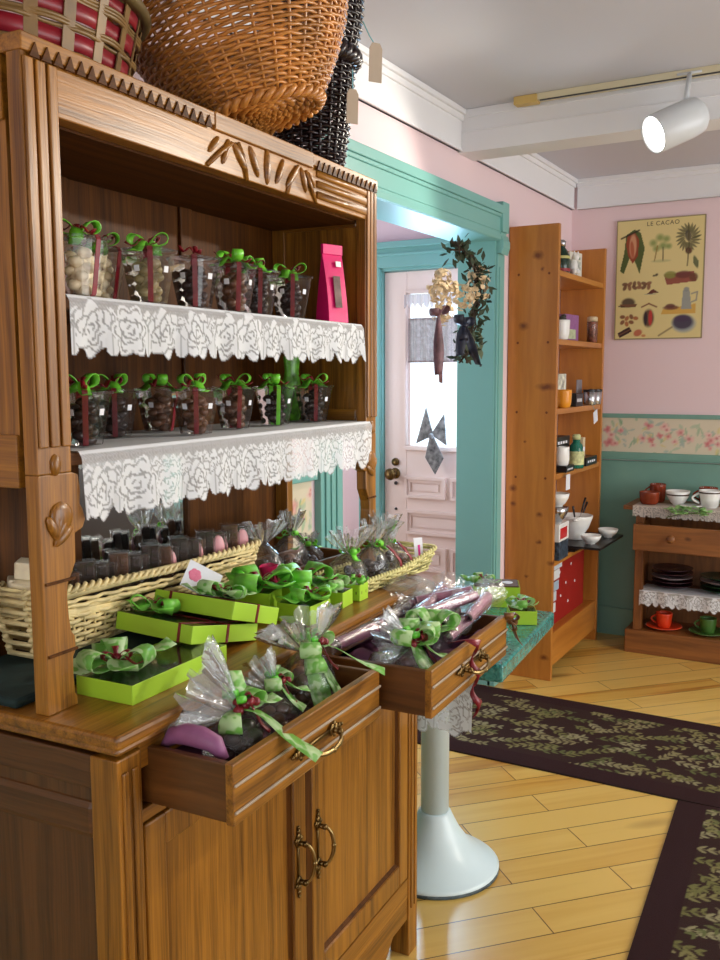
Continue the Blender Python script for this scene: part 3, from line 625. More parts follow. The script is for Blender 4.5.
# lily carving in the middle of the rail
def leafc(y, z, l, an, w=.4): m.sphere((UX+.001, y, z+.008), (.007, l*w, l), 10, 6, Rx(an))
for y, z, l, an in ((-.43, 1.785, .034, 0), (-.475, 1.785, .030, .5), (-.385, 1.785, .030, -.5), (-.52, 1.783, .032, .75), (-.34, 1.783, .032, -.75), (-.565, 1.785, .026, -.4), (-.295, 1.785, .026, .4), (-.60, 1.79, .022, -.75), (-.265, 1.79, .020, .75)): leafc(y, z, l, an, .26)
m.tube([(UX+.002, -.62, 1.76), (UX+.004, -.58, 1.79), (UX+.004, -.55, 1.81)], .004, 6).tube([(UX+.002, -.50, 1.755), (UX+.004, -.51, 1.79), (UX+.004, -.53, 1.815)], .004, 6).tube([(UX+.002, -.36, 1.755), (UX+.004, -.345, 1.79), (UX+.004, -.32, 1.815)], .004, 6).tube([(UX+.002, -.245, 1.755), (UX+.004, -.27, 1.785), (UX+.004, -.29, 1.812)], .004, 6)
m.build('lily_carving', oak['y'], hutch, True)
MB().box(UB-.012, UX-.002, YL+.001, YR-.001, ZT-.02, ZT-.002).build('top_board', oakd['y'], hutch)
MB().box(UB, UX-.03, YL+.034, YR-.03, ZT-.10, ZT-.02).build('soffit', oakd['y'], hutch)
for yy, s in ((YL+.002, 1), (YR-.002, -1)):
    a, b_ = sorted((yy+s*.006, yy+s*.020)); MB().box(UB+.03, UX-.04, a, b_, 1.31, 1.76).build('upper_side_panel', oak['z'], hutch)
    a, b_ = sorted((yy, yy+s*.026))
    for z0_, z1_ in ((1.745, ZT-.02), (1.242, 1.318)): MB().box(UB, UX-.04, a, b_, z0_, z1_).build('upper_side_rail', oak['x'], hutch, False, .003)
    MB().box(UB-.002, UB+.035, a, b_, ZC, ZT-.02).build('back_post', oak['z'], hutch, False, .002)
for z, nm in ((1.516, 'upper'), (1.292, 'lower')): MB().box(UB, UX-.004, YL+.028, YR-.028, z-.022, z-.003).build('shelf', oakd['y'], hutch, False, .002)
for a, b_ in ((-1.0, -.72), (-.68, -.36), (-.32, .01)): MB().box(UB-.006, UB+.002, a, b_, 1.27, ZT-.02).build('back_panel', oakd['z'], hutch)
for y in (-.72, -.36, -1.02): MB().box(UB-.006, UB+.010, y, y+.04, ZC, ZT-.02).build('back_stile', oakd['z'], hutch, False, .003)
for a, b_ in ((-1.0, -.71), (-.33, .01)): MB().box(UB-.006, UB+.002, a, b_, ZC, 1.27).build('lower_back_panel', oakd['z'], hutch)
m = MB().box(UB-.004, UB+.002, -.69, -.35, ZC+.01, 1.265).build('mirror', MIRROR, hutch)
# lace runners on both shelves
def runner(z, y0, y1, drop, seed, label):
    Lh = y1-y0; c = lace_canvas(Lh, .26, drop, .0024, .078, seed=seed)
    def pos(x, y):
        v = y-.26; fr = np.clip(v/drop, 0, 1)
        X = np.where(v < 0, UX+v, UX+.006*np.clip(v/.01, 0, 1)+.006*fr*np.sin(x*38+seed)+.004*fr*np.sin(x*97)); Z = np.where(v < 0, 0.0006, -v+.0006)
        Y = y0+x
        return X, Y, Z
    t = c.mesh('lace_runner', pos, LACE, None, True)
    t.location = HW(0, 0, z); t.rotation_euler = (0, 0, HT); tag(t, label, 'lace runner', 'lace runners on the hutch shelves'); return t
runner(1.5155, YL+.066, -.036, .092, 3, 'white rose lace runner on the hutch upper shelf, under the pink bag')
runner(1.2905, YL+.078, .006, .112, 8, 'white rose lace runner on the hutch lower shelf, above the mirror')
# ================================================================== WICKER
STRAW = plain('straw_wicker', srgb(226, 206, 150), .5, noise=.22, nscale=30)
HONEY = plain('honey_wicker', srgb(182, 120, 54), .36, noise=.35, nscale=16)
BLKW = plain('black_wicker', srgb(34, 22, 24), .3, noise=.4, nscale=30)
NATW = plain('natural_splint', srgb(118, 90, 48), .45, noise=.3, nscale=20)
REDW = plain('red_splint', srgb(128, 20, 34), .4, noise=.25, nscale=14)
MOSS = plain('dark_rim_splint', srgb(86, 72, 40), .5, noise=.3, nscale=20)
def wicker(ring, ns, nr, rw, rs, amp, par, mw, msk, sub=3, t0=0, t1=1, sides=5, jit=.15, seed=1, wname='weave', sname='stakes'):
    rg = random.Random(seed); m = MB()
    for j in range(nr):
        t = t0+(t1-t0)*(j+.5)/nr; P = []
        for i in range(ns*sub):
            u = i/(ns*sub); p, n = ring(u, t); ph = PI*ns*u + (PI if j % 2 else 0)
            P.append(p + n*amp*math.cos(ph) + Vector((0, 0, rg.uniform(-jit, jit)*rw)))
        m.tube(P, rw*rg.uniform(.85, 1.1), sides, False, True)
    w = m.build(wname, mw, par, True)
    m = MB()
    for i in range(ns):
        P = [ring((i)/ns, t0+(t1-t0)*k/6)[0] for k in range(7)]; m.tube(P, rs, sides)
    m.build(sname, msk, par, True); return w
def twist_rim(ring, t, r, R, par, mat, nt=20, strands=3, name='braided_rim', lift=0):
    m = MB(); K = nt*8
    for s in range(strands):
        P = []
        for i in range(K):
            u = i/K; p, n = ring(u, t); a = 2*PI*nt*u+2*PI*s/strands; P.append(p + n*R*math.cos(a) + Vector((0, 0, R*math.sin(a)+lift)))
        m.tube(P, r, 6, False, True)
    return m.build(name, mat, par, True)
def circ_ring(r0, r1, h, R=None, c=(0, 0, 0), bulge=0, sx=1, sy=1):
    R = R or Matrix.Identity(3); c = Vector(c)
    def f(u, t):
        a = 2*PI*u; r = r0+(r1-r0)*t+bulge*math.sin(PI*t); d = Vector((math.cos(a)*sx, math.sin(a)*sy, 0))
        return c + R @ (d*r+Vector((0, 0, h*t))), R @ Vector((math.cos(a), math.sin(a), 0))
    return f
def rrect(u, a, b, rc=.02):
    """point and normal on a rounded rectangle with half sides a, b"""
    per = 4*(a+b); s = (u % 1)*per
    segs = [((a, -b), (0, 1), 2*b, (1, 0)), ((a, b), (-1, 0), 2*a, (0, 1)), ((-a, b), (0, -1), 2*b, (-1, 0)), ((-a, -b), (1, 0), 2*a, (0, -1))]
    for (p, d, l, n) in segs:
        if s <= l or n == (0, -1):
            x, y = p[0]+d[0]*min(s, l), p[1]+d[1]*min(s, l)
            # round the corners
            ex, ey = max(0, abs(x)-(a-rc)), max(0, abs(y)-(b-rc)); q = math.hypot(ex, ey)
            if q > rc: x = math.copysign(a-rc+ex*rc/q, x); y = math.copysign(b-rc+ey*rc/q, y)
            return Vector((x, y, 0)), Vector((n[0], n[1], 0))
        s -= l
def rect_ring(a0, b0, a1, b1, h, rc=.02, wave=None):
    def f(u, t):
        p, n = rrect(u, a0+(a1-a0)*t, b0+(b1-b0)*t, rc); z = h*t
        if wave: z += wave(p.x, p.y)*t
        return p+Vector((0, 0, z)), n
    return f
# ================================================================== BASKETS ON TOP OF THE HUTCH
def price_tag(par, p, mat, str_to):
    p = Vector(p); m = MB(); R = Rz(.95) @ Rx(.06)
    poly = [(-.014, -.036), (.014, -.036), (.014, .026), (.008, .036), (-.008, .036), (-.014, .026)]
    m.prism(poly, lambda u, v: p + R @ Vector((u, 0, v)), R @ Vector((0, .0015, 0))); o = m.build('price_tag', mat, par)
    MB().tube([p+R @ Vector((0, .001, .03)), (p+Vector(str_to))/2+Vector((0, 0, .012)), Vector(str_to)], .0012, 5).build('string', plain('blue_string', srgb(120, 190, 200), .7), o)
KRAFT = plain('grey_card', srgb(176, 160, 140), .7)
t = thing('wicker_basket', 'large honey-coloured wicker basket tilted on the hutch top, braided rim', 'basket', HW(-.140, -.425, 1.853), HT)
TR = Matrix.Rotation(.27, 3, Vector((.5, -.87, 0)))
rg_ = circ_ring(.112, .224, .205, TR, (0, 0, .036), .014)
wicker(rg_, 34, 34, .0037, .0034, .0038, t, HONEY, HONEY, 4, 0, .97, seed=3, jit=.3)
twist_rim(rg_, 1.0, .0095, .011, t, HONEY, 16, 4)
m = MB()
for k in range(10):
    r = .010+.0110*k; P = []
    for i in range(60): a = 2*PI*i/60; P.append(Vector((0, 0, .037)) + TR @ Vector((r*math.cos(a), r*math.sin(a), .004*math.cos(15*a+(PI if k % 2 else 0)))))
    m.tube(P, .0062, 5, False, True)
m.build('woven_bottom', HONEY, t, True)
twist_rim(rg_, .01, .0065, .007, t, HONEY, 18, 2, 'foot_rim')
price_tag(t, (.165, .150, .150), KRAFT, (.145, .135, .225))
t = thing('black_wicker_basket', 'tall black wicker basket at the hutch end beside the honey basket', 'basket', HW(-.235, -.080, 1.853), HT)
rg_ = circ_ring(.070, .098, .245, None, (0, 0, .008), .004); wicker(rg_, 24, 32, .0037, .004, .0045, t, BLKW, BLKW, 4, seed=5)
twist_rim(rg_, .99, .010, .013, t, BLKW, 12, 3, 'braided_collar')
rg2 = circ_ring(.098, .112, .16, None, (0, 0, .262), .01); wicker(rg2, 24, 20, .0039, .004, .0045, t, BLKW, BLKW, 4, seed=6, wname='upper_weave', sname='upper_stakes')
twist_rim(rg2, 1.0, .011, .014, t, BLKW, 12, 3, 'braided_rim')
MB().lathe([(.068, 0), (.068, .01)], 24).build('basket_bottom', BLKW, t)
price_tag(t, (.118, -.020, .130), KRAFT, (.108, .0, .215))
# red splint basket
t = thing('red_splint_basket', 'oval splint basket with red bands on the hutch top near the fluted end post', 'basket', HW(-.305, -.885, 1.853), HT)
def ov(a0, b0, a1, b1, h):
    def f(u, tt):
        a = 2*PI*u; A = a0+(a1-a0)*tt; B = b0+(b1-b0)*tt; return Vector((A*math.cos(a), B*math.sin(a), h*tt+.006)), Vector((math.cos(a), math.sin(a), 0))
    return f
rg_ = ov(.150, .205, .172, .238, .118)
def band(t0, t1, mat, name, amp=.0025, ns=22, th=.001):
    m = MB(); vs = []; fs = []; K = ns*6
    for i in range(K):
        u = i/K
        for tt in (t0, t1):
            p, n = rg_(u, tt); q = n*amp*math.cos(PI*ns*u); vs += [p+q, p+q-n*th*2]
    for i in range(K):
        j = (i+1) % K; a, b_ = 4*i, 4*j; fs += [(a, b_, b_+2, a+2), (a+1, a+3, b_+3, b_+1), (a, a+1, b_+1, b_), (a+2, b_+2, b_+3, a+3)]
    m.add(vs, fs); return m.build(name, mat, t, True)
for a, b_ in ((.06, .26), (.40, .60), (.74, .90)): band(a, b_, REDW, 'red_band')
m = MB()
for tt in (.02, .29, .33, .37, .63, .67, .71):
    P = []
    for i in range(132): u = i/132; p, n = rg_(u, tt); P.append(p+n*.004*math.cos(PI*22*u+(PI if int(tt*100) % 2 else 0)))
    m.tube(P, .0035, 5, False, True)
m.build('natural_weave', NATW, t, True)
for i in range(22):
    P = [rg_((i+.5)/22, k/5)[0]+rg_((i+.5)/22, 0)[1]*.0015 for k in range(6)]; n = rg_((i+.5)/22, 0)[1]; MB().strip(P, Vector((-n.y, n.x, 0))*.010, .001).build('splint', NATW, t)
m = MB()
for dz, dr in ((.985, .006), (.985, -.006)):
    P = [];
    for i in range(80): u = i/80; p, n = rg_(u, dz); P.append(p+n*dr)
    m.tube(P, .011, 6, False, True)
m.build('rim_hoop', MOSS, t, True)
MB().lathe([(1, 0), (1, .008)], 30, (0, 0, 0), .150, .205).build('basket_bottom', NATW, t)
# ================================================================== CHOCOLATE CUPS
def cup(label, y, x, z, fill, ht=.086, green=True, rib=RIBR, rz=.0, seed=0, bows=1, wid=1, group='clear cups of chocolates on the hutch shelves'):
    rg = random.Random(seed); t = thing('chocolate_cup', label, 'chocolate cup', HW(x, y, z), HT+rz, group)
    a, b_ = .0235*wid, .036*wid
    def sq(r, z, n=6):
        P = []
        for k in range(4*n):
            an = 2*PI*(k+.5)/(4*n); c, s = math.cos(an), math.sin(an); q = (abs(c)**6+abs(s)**6)**(-1/6); P.append((r*q*c, r*q*s, z))
        return P
    m = MB(); rings = [sq(a, .001), sq(a*.4+b_*.6, ht*.6), sq(b_, ht), sq(b_+.003, ht+.001), sq(b_+.003, ht+.005), sq(b_*.6, ht+.007)]; n = 24
    m.add([p for r in rings for p in r], [(i*n+k, i*n+(k+1) % n, (i+1)*n+(k+1) % n, (i+1)*n+k) for i in range(5) for k in range(n)] + [tuple(range(n))[::-1], tuple(range(5*n, 6*n))]); m.build('clear_cup', FILM, t)
    m = MB()
    for k in range(15):
        zz = ht*(.10+.78*k/15); r = (a+(b_-a)*zz/ht)*.62; an = k*2.4
        m.sphere((r*.72*math.cos(an), r*.72*math.sin(an), zz), (.0125, .0105, .0085), 9, 6, Rz(rg.uniform(0, 3)) @ Rx(rg.uniform(-.5, .5)))
    m.sphere((0, 0, ht*.4), (a*.7, a*.7, ht*.38), 10, 6)
    m.build('chocolates', fill, t, True)
    # ribbon round the cup, up two sides and over the lid
    m = MB()
    d = Vector((.70, -.71, 0)).normalized() if seed % 2 else Vector((1, .05, 0)).normalized(); sd = Vector((-d.y, d.x, 0))
    def off(zz): return (a+(b_-a)*zz/ht)*1.05+.001
    for s in (-1, 1):
        P = [Vector((0, 0, .0005))+d*s*off(0)*.9, Vector((0, 0, .002))+d*s*(off(0)+.001)] + [Vector((0, 0, ht*k/5))+d*s*(off(ht*k/5)+.0012) for k in range(1, 6)] + [Vector((0, 0, ht+.0065))+d*s*(b_+.001), Vector((0, 0, ht+.009))]
        m.strip(P, sd*.0042)
    m.build('ribbon_band', rib, t)
    top = Vector((0, 0, ht+.010))
    if green:
        m = MB(); a0 = rg.uniform(0, 3)
        bow_mesh(m, top, .036, .0095, [(math.cos(a0), math.sin(a0), .55), (math.cos(a0+2.6), math.sin(a0+2.6), .5)], [((math.cos(a0+1.2), math.sin(a0+1.2), .4), .05, .03), ((math.cos(a0+4), math.sin(a0+4), .4), .045, .03)]); m.build('green_bow', RIBG, t, True)
    m = MB(); a0 = rg.uniform(0, 3); bow_mesh(m, top+Vector((0, 0, .003)), .020, .004, [(math.cos(a0), math.sin(a0), .7)], [((math.cos(a0+1), math.sin(a0+1), .7), .042, .012), ((math.cos(a0+3.6), math.sin(a0+3.6), .4), .042, .018)]); m.build('wine_bow', RIBR, t, True)
    # small white price stickers on two faces
    for s, nm in ((0, 'price_sticker'), (1, 'price_sticker')):
        R = Rz(-PI/2 if s == 0 else 0); zz = ht*.66; r_ = (a+(b_-a)*zz/ht); tilt = math.atan((b_-a)/ht)
        m = MB(); m.obox((0, 0, 0), (.0008, .010, .010)); RR = R @ Ry(tilt); m.v = [tuple(R @ Vector((r_+.0012, .004, zz)) + RR @ Vector(v)) for v in m.v]; o = m.build(nm, STICK, t)
    return t
ups = [(-.905, -.155, CHOCW, 'white chocolates, beside the fluted near post', 0), (-.800, -.215, CHOCW, 'pale pieces, half hidden between the white and the pistachio cups', 2), (-.757, -.150, plain('pistachio_chocolate', srgb(150, 134, 92), .4, noise=.2), 'pistachio-coloured chocolates with a tall bow', 1), (-.636, -.150, CHOC, 'dark chocolates, third in the front row from the near post', 3),
       (-.518, -.150, CHOCM, 'mixed milk chocolates, fourth in the front row', 5), (-.418, -.165, CHOC, 'dark chocolates with a flopped green bow, fifth in the front row', 7), (-.300, -.160, CHOC, 'dark chocolates, the one nearest the pink bag', 9)]
for y, x, f, lb, sd in ups: cup('upper shelf cup: ' + lb, y, x, 1.517, f, .080, sd != 3, RIBR, .1*(sd % 3-1), sd)
los = [(-.880, -.185, CHOC, 'nearest the carved near post, two stickers', 11), (-.705, -.280, CHOC, 'set back, with an upright green bow, second from the near post', 13), (-.545, -.310, CHOCM, 'milk chocolates set back behind the middle cup, drooping bow', 14), (-.582, -.195, CHOCM, 'bright green bow at the middle of the front row', 15), (-.399, -.235, CHOCM, 'milk chocolates, third from the green bag', 17), (-.262, -.225, CHOC, 'green ribbon bands down its sides, second from the green bag', 19), (-.095, -.225, CHOC, 'right under the tall green bag', 21)]
for y, x, f, lb, sd in los: cup('lower shelf cup: ' + lb, y, x, 1.2935, f, .078, True, RIBG if sd == 19 else RIBR, .1*(sd % 3-1), sd)
# pink and green bags
def flat_bag(name, label, loc, rz, w, d, h, mat, win, top=.02):
    t = thing(name, label, 'bag', loc, rz); m = MB(); n = 8; vs = []; fs = []
    for i in range(n+1):
        tt = i/n; dd = d*(1-tt**1.5*.97)*.5; ww = w*.5*(1-.03*math.sin(PI*tt)); vs += [(dd, -ww, h*tt), (dd, ww, h*tt), (-dd, ww, h*tt), (-dd, -ww, h*tt)]
    for i in range(n):
        for k in range(4): l = (k+1) % 4; fs.append((i*4+k, i*4+l, i*4+4+l, i*4+4+k))
    fs += [(3, 2, 1, 0), (4*n, 4*n+1, 4*n+2, 4*n+3)]; m.add(vs, fs).build('bag_body', mat, t, False, .001)
    MB().box(-.004, .004, -w/2, w/2, h-.002, h+top).build('folded_top', mat, t, False, .001)
    sl = math.atan2(d*.5*.6, h*.75)
    if win:
        m = MB(); m.obox((0, 0, 0), (.001, w*.34, h*.46)); R = Ry(-sl*1.0); m.v = [tuple(Vector((d*.5*(1-.42**1.5*.97)+.004, -.001, h*.44)) + R @ Vector(v)) for v in m.v]; m.build('window', win, t)
        m = MB(); m.obox((0, 0, 0), (.001, w*.26, .012)); m.v = [tuple(Vector((d*.5*(1-.84**1.5*.97)+.005, .010, h*.85)) + R @ Vector(v)) for v in m.v]; m.build('price_sticker', STICK, t)
    return t
flat_bag('pink_bag', 'shiny magenta bag with a clear window standing on the upper hutch shelf', HW(-.165, -.112, 1.517), HT-.35, .058, .046, .152, plain('magenta_foil', srgb(222, 22, 110), .25, noise=.12, nscale=12, bump=.2), plain('bag_window', srgb(120, 96, 92), .15, noise=.5, nscale=40))
t = thing('green_bag', 'tall green printed bag standing behind the cups on the lower hutch shelf', 'bag', HW(-.29, -.085, 1.2935), HT-.3)
m = MB(); film_body(m, [(.02, 0), (.026, .02), (.026, .08), (.02, .115), (.024, .15)], 16, 3, .04, .6, 1); m.build('bag_body', plain('green_print', srgb(92, 160, 40), .35, noise=.6, nscale=70), t, True)
# ================================================================== THE LONG BASKET WITH CHOCOLATE BARS, on its green cloth-covered riser
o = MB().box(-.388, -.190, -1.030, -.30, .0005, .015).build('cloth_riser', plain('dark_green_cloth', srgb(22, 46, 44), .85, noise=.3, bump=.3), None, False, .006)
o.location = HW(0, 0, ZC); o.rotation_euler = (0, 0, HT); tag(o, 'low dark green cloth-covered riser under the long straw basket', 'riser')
BX, BYc, BZ = -.334, -.575, ZC+.016
t = thing('straw_basket', 'long pale straw basket of chocolate bars on the counter, in front of the mirror', 'basket', HW(BX, BYc, BZ), HT)
rgb_ = rect_ring(.044, .305, .056, .332, .096, .02, lambda x, y: .022*max(0, -y/.33))
wicker(rgb_, 58, 12, .0042, .0028, .0045, t, STRAW, STRAW, 3, seed=8, t0=.04)
twist_rim(rgb_, 1.0, .004, .005, t, STRAW, 44, 2)
MB().box(-.044, .044, -.303, .303, 0, .006).build('basket_bottom', STRAW, t, False, .002)
MB().box(-.040, .040, -.298, .298, .006, .03).build('tissue_filling', plain('brown_tissue', srgb(70, 44, 32), .8), t, False, .004)
WRAP = film('bar_wrap', haze=.02, gloss=.06, crinkle=90, bump=.7)
PINKCH = plain('pink_chocolate', srgb(226, 164, 170), .4)
def bar(label, y, x, tilt, rz, w=.034, h=.085, mat=CHOC, oval=False, group='chocolate bars in the straw basket', name='chocolate_bar', z=.03):
    R = Rz(HT+rz) @ Ry(tilt); q = thing(name, label, 'chocolate bar', HW(x, y, BZ+z), 0, group, R)
    m = MB().box(-.007, .007, -w/2, w/2, 0, h)
    for i in range(4):
        for j in range(2): m.box(.007, .010, -w/2+.002+j*w/2, -.002+j*w/2, .004+i*h/4, h/4-.003+i*h/4)
    m.build('bar', mat, q, False, .0015)
    if oval: MB().sphere((.011, 0, h*.70), (.007, w*.46, h*.27), 14, 8).build('pink_filling', PINKCH, q, True)
    m = MB().box(-.0095, .0135, -w/2-.003, w/2+.003, -.001, h+.004); m.build('wrapper', WRAP, q, False, .002)
    return q
ys = np.linspace(-.780, -.275, 18)
ordn = ['first', 'second', 'third', 'fourth', 'fifth', 'sixth', 'seventh', 'eighth', 'ninth', 'tenth', 'eleventh', 'twelfth', 'thirteenth', 'fourteenth', 'fifteenth', 'sixteenth', 'seventeenth', 'eighteenth', 'nineteenth']
for i, y in enumerate(ys):
    ov_ = i in (9, 12, 14, 15, 17); bar(('pink-oval dark chocolate bar, ' if ov_ else 'wrapped dark chocolate bar, ') + ordn[i] + ' along the straw basket from the white blocks', float(y), -.322+.006*((i*7) % 3-1), .06, -.70+.12*math.sin(i*2.3), .034, .098+.007*((i*5) % 3), CHOC if i % 4 else CHOCM, ov_)
for i in range(5):
    bar('broken dark bar lying behind, ' + ordn[i] + ' in the back row of the straw basket', -.79+i*.115, -.362, -.10, .35, .026, .088, CHOC, False, 'back row of chocolate bars in the straw basket')
for i, (dx, dy, dz, rz, lb) in enumerate(((.0, .0, .078, .3, 'lowest'), (-.03, .012, .080, .9, 'behind the others'), (-.01, .022, .110, .5, 'topmost'))):
    o = MB().box(-.021, .021, -.016, .016, 0, .030).build('white_chocolate_block', CHOCW, None, False, .003); o.location = HW(-.332+dx*.8, -.872+dy*.7, BZ+dz+.022); o.rotation_euler = (0.1, .1, HT+rz); tag(o, 'white chocolate block in the end of the straw basket, ' + lb, 'white chocolate', 'white chocolate blocks')
# the white card leaning on the basket
t = thing('gift_card', 'white gift card with a pink flower leaning against the straw basket', 'card', HW(-.232, -.545, ZC+.066), 0, None, Rz(HT-.5) @ Ry(-.50) @ Rx(-.62))
MB().box(-.0006, .0006, -.036, .036, 0, .058).build('card', STICK, t); m = MB()
for k in range(6): a = k*1.05; m.sphere((.001, -.016+.007*math.cos(a), .032+.007*math.sin(a)), (.0006, .007, .007), 8, 4)
m.build('pink_flower', plain('pink_print', srgb(226, 120, 150), .6), t)
# ================================================================== GREEN GIFT BOXES (front corner at the origin: x to -a, y to b)
def gbox(label, loc, R, a, b_, h, seed, bowat, open_=True, band=None, bow=.05, cat='gift box', filler=CHOC, group=None):
    t = thing('green_gift_box', label, cat, loc, 0, group, R); rg = random.Random(seed)
    m = MB(); w = .002
    m.box(-a, -a+w, 0, b_, 0, h).box(-w, 0, 0, b_, 0, h).box(-a+w, -w, 0, w, 0, h).box(-a+w, -w, b_-w, b_, 0, h).box(-a+w, -w, w, b_-w, 0, w); m.build('box', LIME, t, False, .0008)
    MB().box(-a+w, -w, w, b_-w, w, h*.35).build('dark_liner', LIMEI, t)
    m = MB(); nx, ny = max(2, int(a/.028)), max(2, int(b_/.028))
    for i in range(nx):
        for j in range(ny): m.sphere((-a+(i+.5)*a/nx, (j+.5)*b_/ny, h*.5), (.011, .011, .009), 9, 5)
    m.build('chocolates', filler, t, True)
    MB().box(-a+.001, -.001, .001, b_-.001, h-.001, h+.0006).build('clear_lid', FILM, t)
    if band is not None:
        m = MB()
        for ax, p in band:
            if ax == 'x': m.box(-a-.001, .001, p-.003, p+.003, -.0006, h+.0016)
            else: m.box(p-.003, p+.003, -.001, b_+.001, -.0006, h+.0016)
        m.build('wine_band', RIBR, t)
    if bow:
        top = Vector((bowat[0], bowat[1], h+.006)); m = MB(); a0 = rg.uniform(0, 2)
        bow_mesh(m, top, bow, bow*.36, [(math.cos(a0+k*2.1), math.sin(a0+k*2.1), .35) for k in range(3)], [((math.cos(a0+q_), math.sin(a0+q_), z_), bow*l_, bow*.30) for q_, z_, l_ in ((.9, .35, 1.7), (2.4, .5, 1.2), (3.8, .3, 1.6), (5.4, .4, 1.3))]); m.build('organza_bow', ORG if seed % 2 else plain('leaf_green_ribbon', srgb(122, 204, 70), .4, noise=.3, nscale=40), t, True)
        m = MB(); bow_mesh(m, top+Vector((0, 0, .008)), bow*.45, bow*.10, [(math.cos(a0+k*2.1), math.sin(a0+k*2.1), .5) for k in range(3)], [((math.cos(a0), math.sin(a0), .2), bow*.8, bow*.2)]); knot(m, top+Vector((0, 0, .01)), bow*.14); m.build('wine_ribbon', RIBR, t, True)
    return t
HRm = Rz(HT)
gbox('open lime gift box of chocolates on the counter corner beside the carved post', HW(-.052, -.939, ZC), HRm @ Rz(-.012), .111, .235, .030, 1, (-.080, .055), bow=.060)
gbox('lime gift box leaning on the corner box, below the topmost long one', HW(-.093, -.745, .951), HRm @ Rz(-.115) @ Rx(-.20), .185, .172, .031, 2, (-.15, .06), True, [('y', -.03), ('x', .09)], .050)
gbox('topmost lime gift box of the pile in front of the straw basket', HW(-.073, -.654, .974), HRm @ Rz(-.083) @ Rx(-.30), .190, .135, .032, 3, (-.11, .09), True, [('x', .07), ('y', -.15)], .05)
gbox('small square lime box with wine ribbon behind the tallest cellophane fan', HW(-.034, -.447, ZC), HRm @ Rz(-.031), .078, .076, .038, 4, (-.03, .045), True, None, .045)
gbox('small lime box with curled green ribbon beside the pale tray', HW(-.040, -.303, ZC), HRm @ Rz(.05), .055, .050, .033, 5, (-.035, .02), True, None, .042)
gbox('tiny lime box with wine ribbon half under the pale tray', HW(-.035, -.235, ZC), HRm, .04, .04, .036, 6, (-.01, .015), True, None, .018)
gbox('lime box with a big green bow against the end of the straw basket', HW(-.135, -.435, ZC), HRm @ Rz(.2), .075, .07, .050, 8, (-.035, .035), True, None, .070)
gbox('lime box with bright green loops behind the small square box', HW(-.110, -.335, ZC), HRm @ Rz(-.2), .07, .07, .045, 10, (-.03, .03), True, None, .060)
# pale woven tray with bags, on the counter end
t = thing('pale_tray', 'long pale woven tray of gift bags on the counter end by the porch door', 'tray', HW(-.100, -.022, ZC), HT-.096)
rgt = rect_ring(.055, .160, .068, .180, .032, .012, lambda x, y: .022*max(0, y/.17))
PALE = plain('pale_green_wicker', srgb(214, 206, 140), .5, noise=.2, nscale=60)
wicker(rgt, 40, 6, .0030, .0026, .004, t, PALE, PALE, 3, seed=12, t0=.05)
twist_rim(rgt, 1.0, .003, .0035, t, PALE, 40, 2)
MB().box(-.055, .055, -.16, .16, 0, .005).build('tray_bottom', PALE, t, False, .002)
def TW(x, y, z): return HW(-.100, -.022, ZC) + Rz(HT-.096) @ Vector((x, y, z))
G = 'cellophane bags in the pale woven tray'
gift_bag('cellophane bag with crumpled top at the near end of the pale tray', TW(0, -.125, .006), .3, .044, .082, (.1, -.1, 1), .055, .050, CHOC, G, 21, 'green', .024)
gift_bag('cellophane bag of dark chocolates second in the pale tray', TW(.005, -.045, .006), .9, .046, .084, (.2, .1, 1), .055, .050, CHOC, G, 22, 'green', .026)
gift_bag('cellophane bag tied with a long wine ribbon, third in the pale tray', TW(0, .035, .006), 1.9, .044, .090, (0, 0, 1), .06, .054, CHOC, G, 23, None)
gift_bag('cellophane bag lying at the far end of the pale tray next to the label card', TW(.0, .110, .010), 2.6, .040, .066, (.2, .3, .9), .03, .030, CHOCM, G, 24, 'green', .018)
for yy, lb in ((.0, 'second'), (.05, 'third')):
    o = MB().strip([TW(.03, yy, .085), TW(.045, yy+.006, .07), TW(.062, yy+.008, .05), TW(.066, yy+.010, .03)], HR @ Vector((0, .006, 0))).build('wine_ribbon_tail', RIBR, None, True); tag(o, 'wine red ribbon tail hanging over the ' + lb + ' bag in the pale tray', 'ribbon', 'ribbon tails in the pale tray')
t = thing('label_card', 'white label card with a magenta stripe at the far end of the pale tray', 'card', TW(.035, .150, .028), 0, None, Rz(HT-.7) @ Ry(-.2))
MB().box(-.0006, .0006, -.012, .012, 0, .052).build('card', STICK, t); MB().box(.0007, .0012, -.002, .004, .006, .034).build('magenta_stripe', plain('magenta_ink', srgb(220, 40, 150), .5), t)
# wooden tray with bags behind
t = thing('wooden_tray', 'brown wooden tray of gift bags on the counter between the two straw baskets', 'tray', HW(-.275, -.115, ZC), HT-.1)
m = MB().box(-.075, .075, -.155, .155, 0, .008).box(-.075, -.065, -.155, .155, .008, .052).box(.065, .075, -.155, .155, .008, .052); m.build('tray_body', drw['y'], t, False, .002)
for s in (-1, 1): MB().box(-.065, .065, s*.15-.005, s*.15+.005, .008, .052).build('tray_end', drw['x'], t, False, .002)
def WW(x, y, z): return HW(-.275, -.115, ZC) + Rz(HT-.1) @ Vector((x, y, z))
G = 'cellophane bags in the wooden tray'
gift_bag('cellophane bag of dark chocolates at the near end of the wooden tray', WW(0, -.105, .009), .2, .048, .098, (0, -.1, 1), .052, .052, CHOC, G, 31, None)
gift_bag('cellophane bag with wine ribbon, middle of the wooden tray', WW(.0, -.02, .009), 1.2, .048, .104, (.1, 0, 1), .055, .05, CHOCM, G, 32, 'green', .022)
gift_bag('cellophane bag with green loops at the far end of the wooden tray', WW(.0, .075, .009), 2.2, .042, .065, (.1, .1, 1), .03, .03, CHOC, G, 33, 'green', .024)
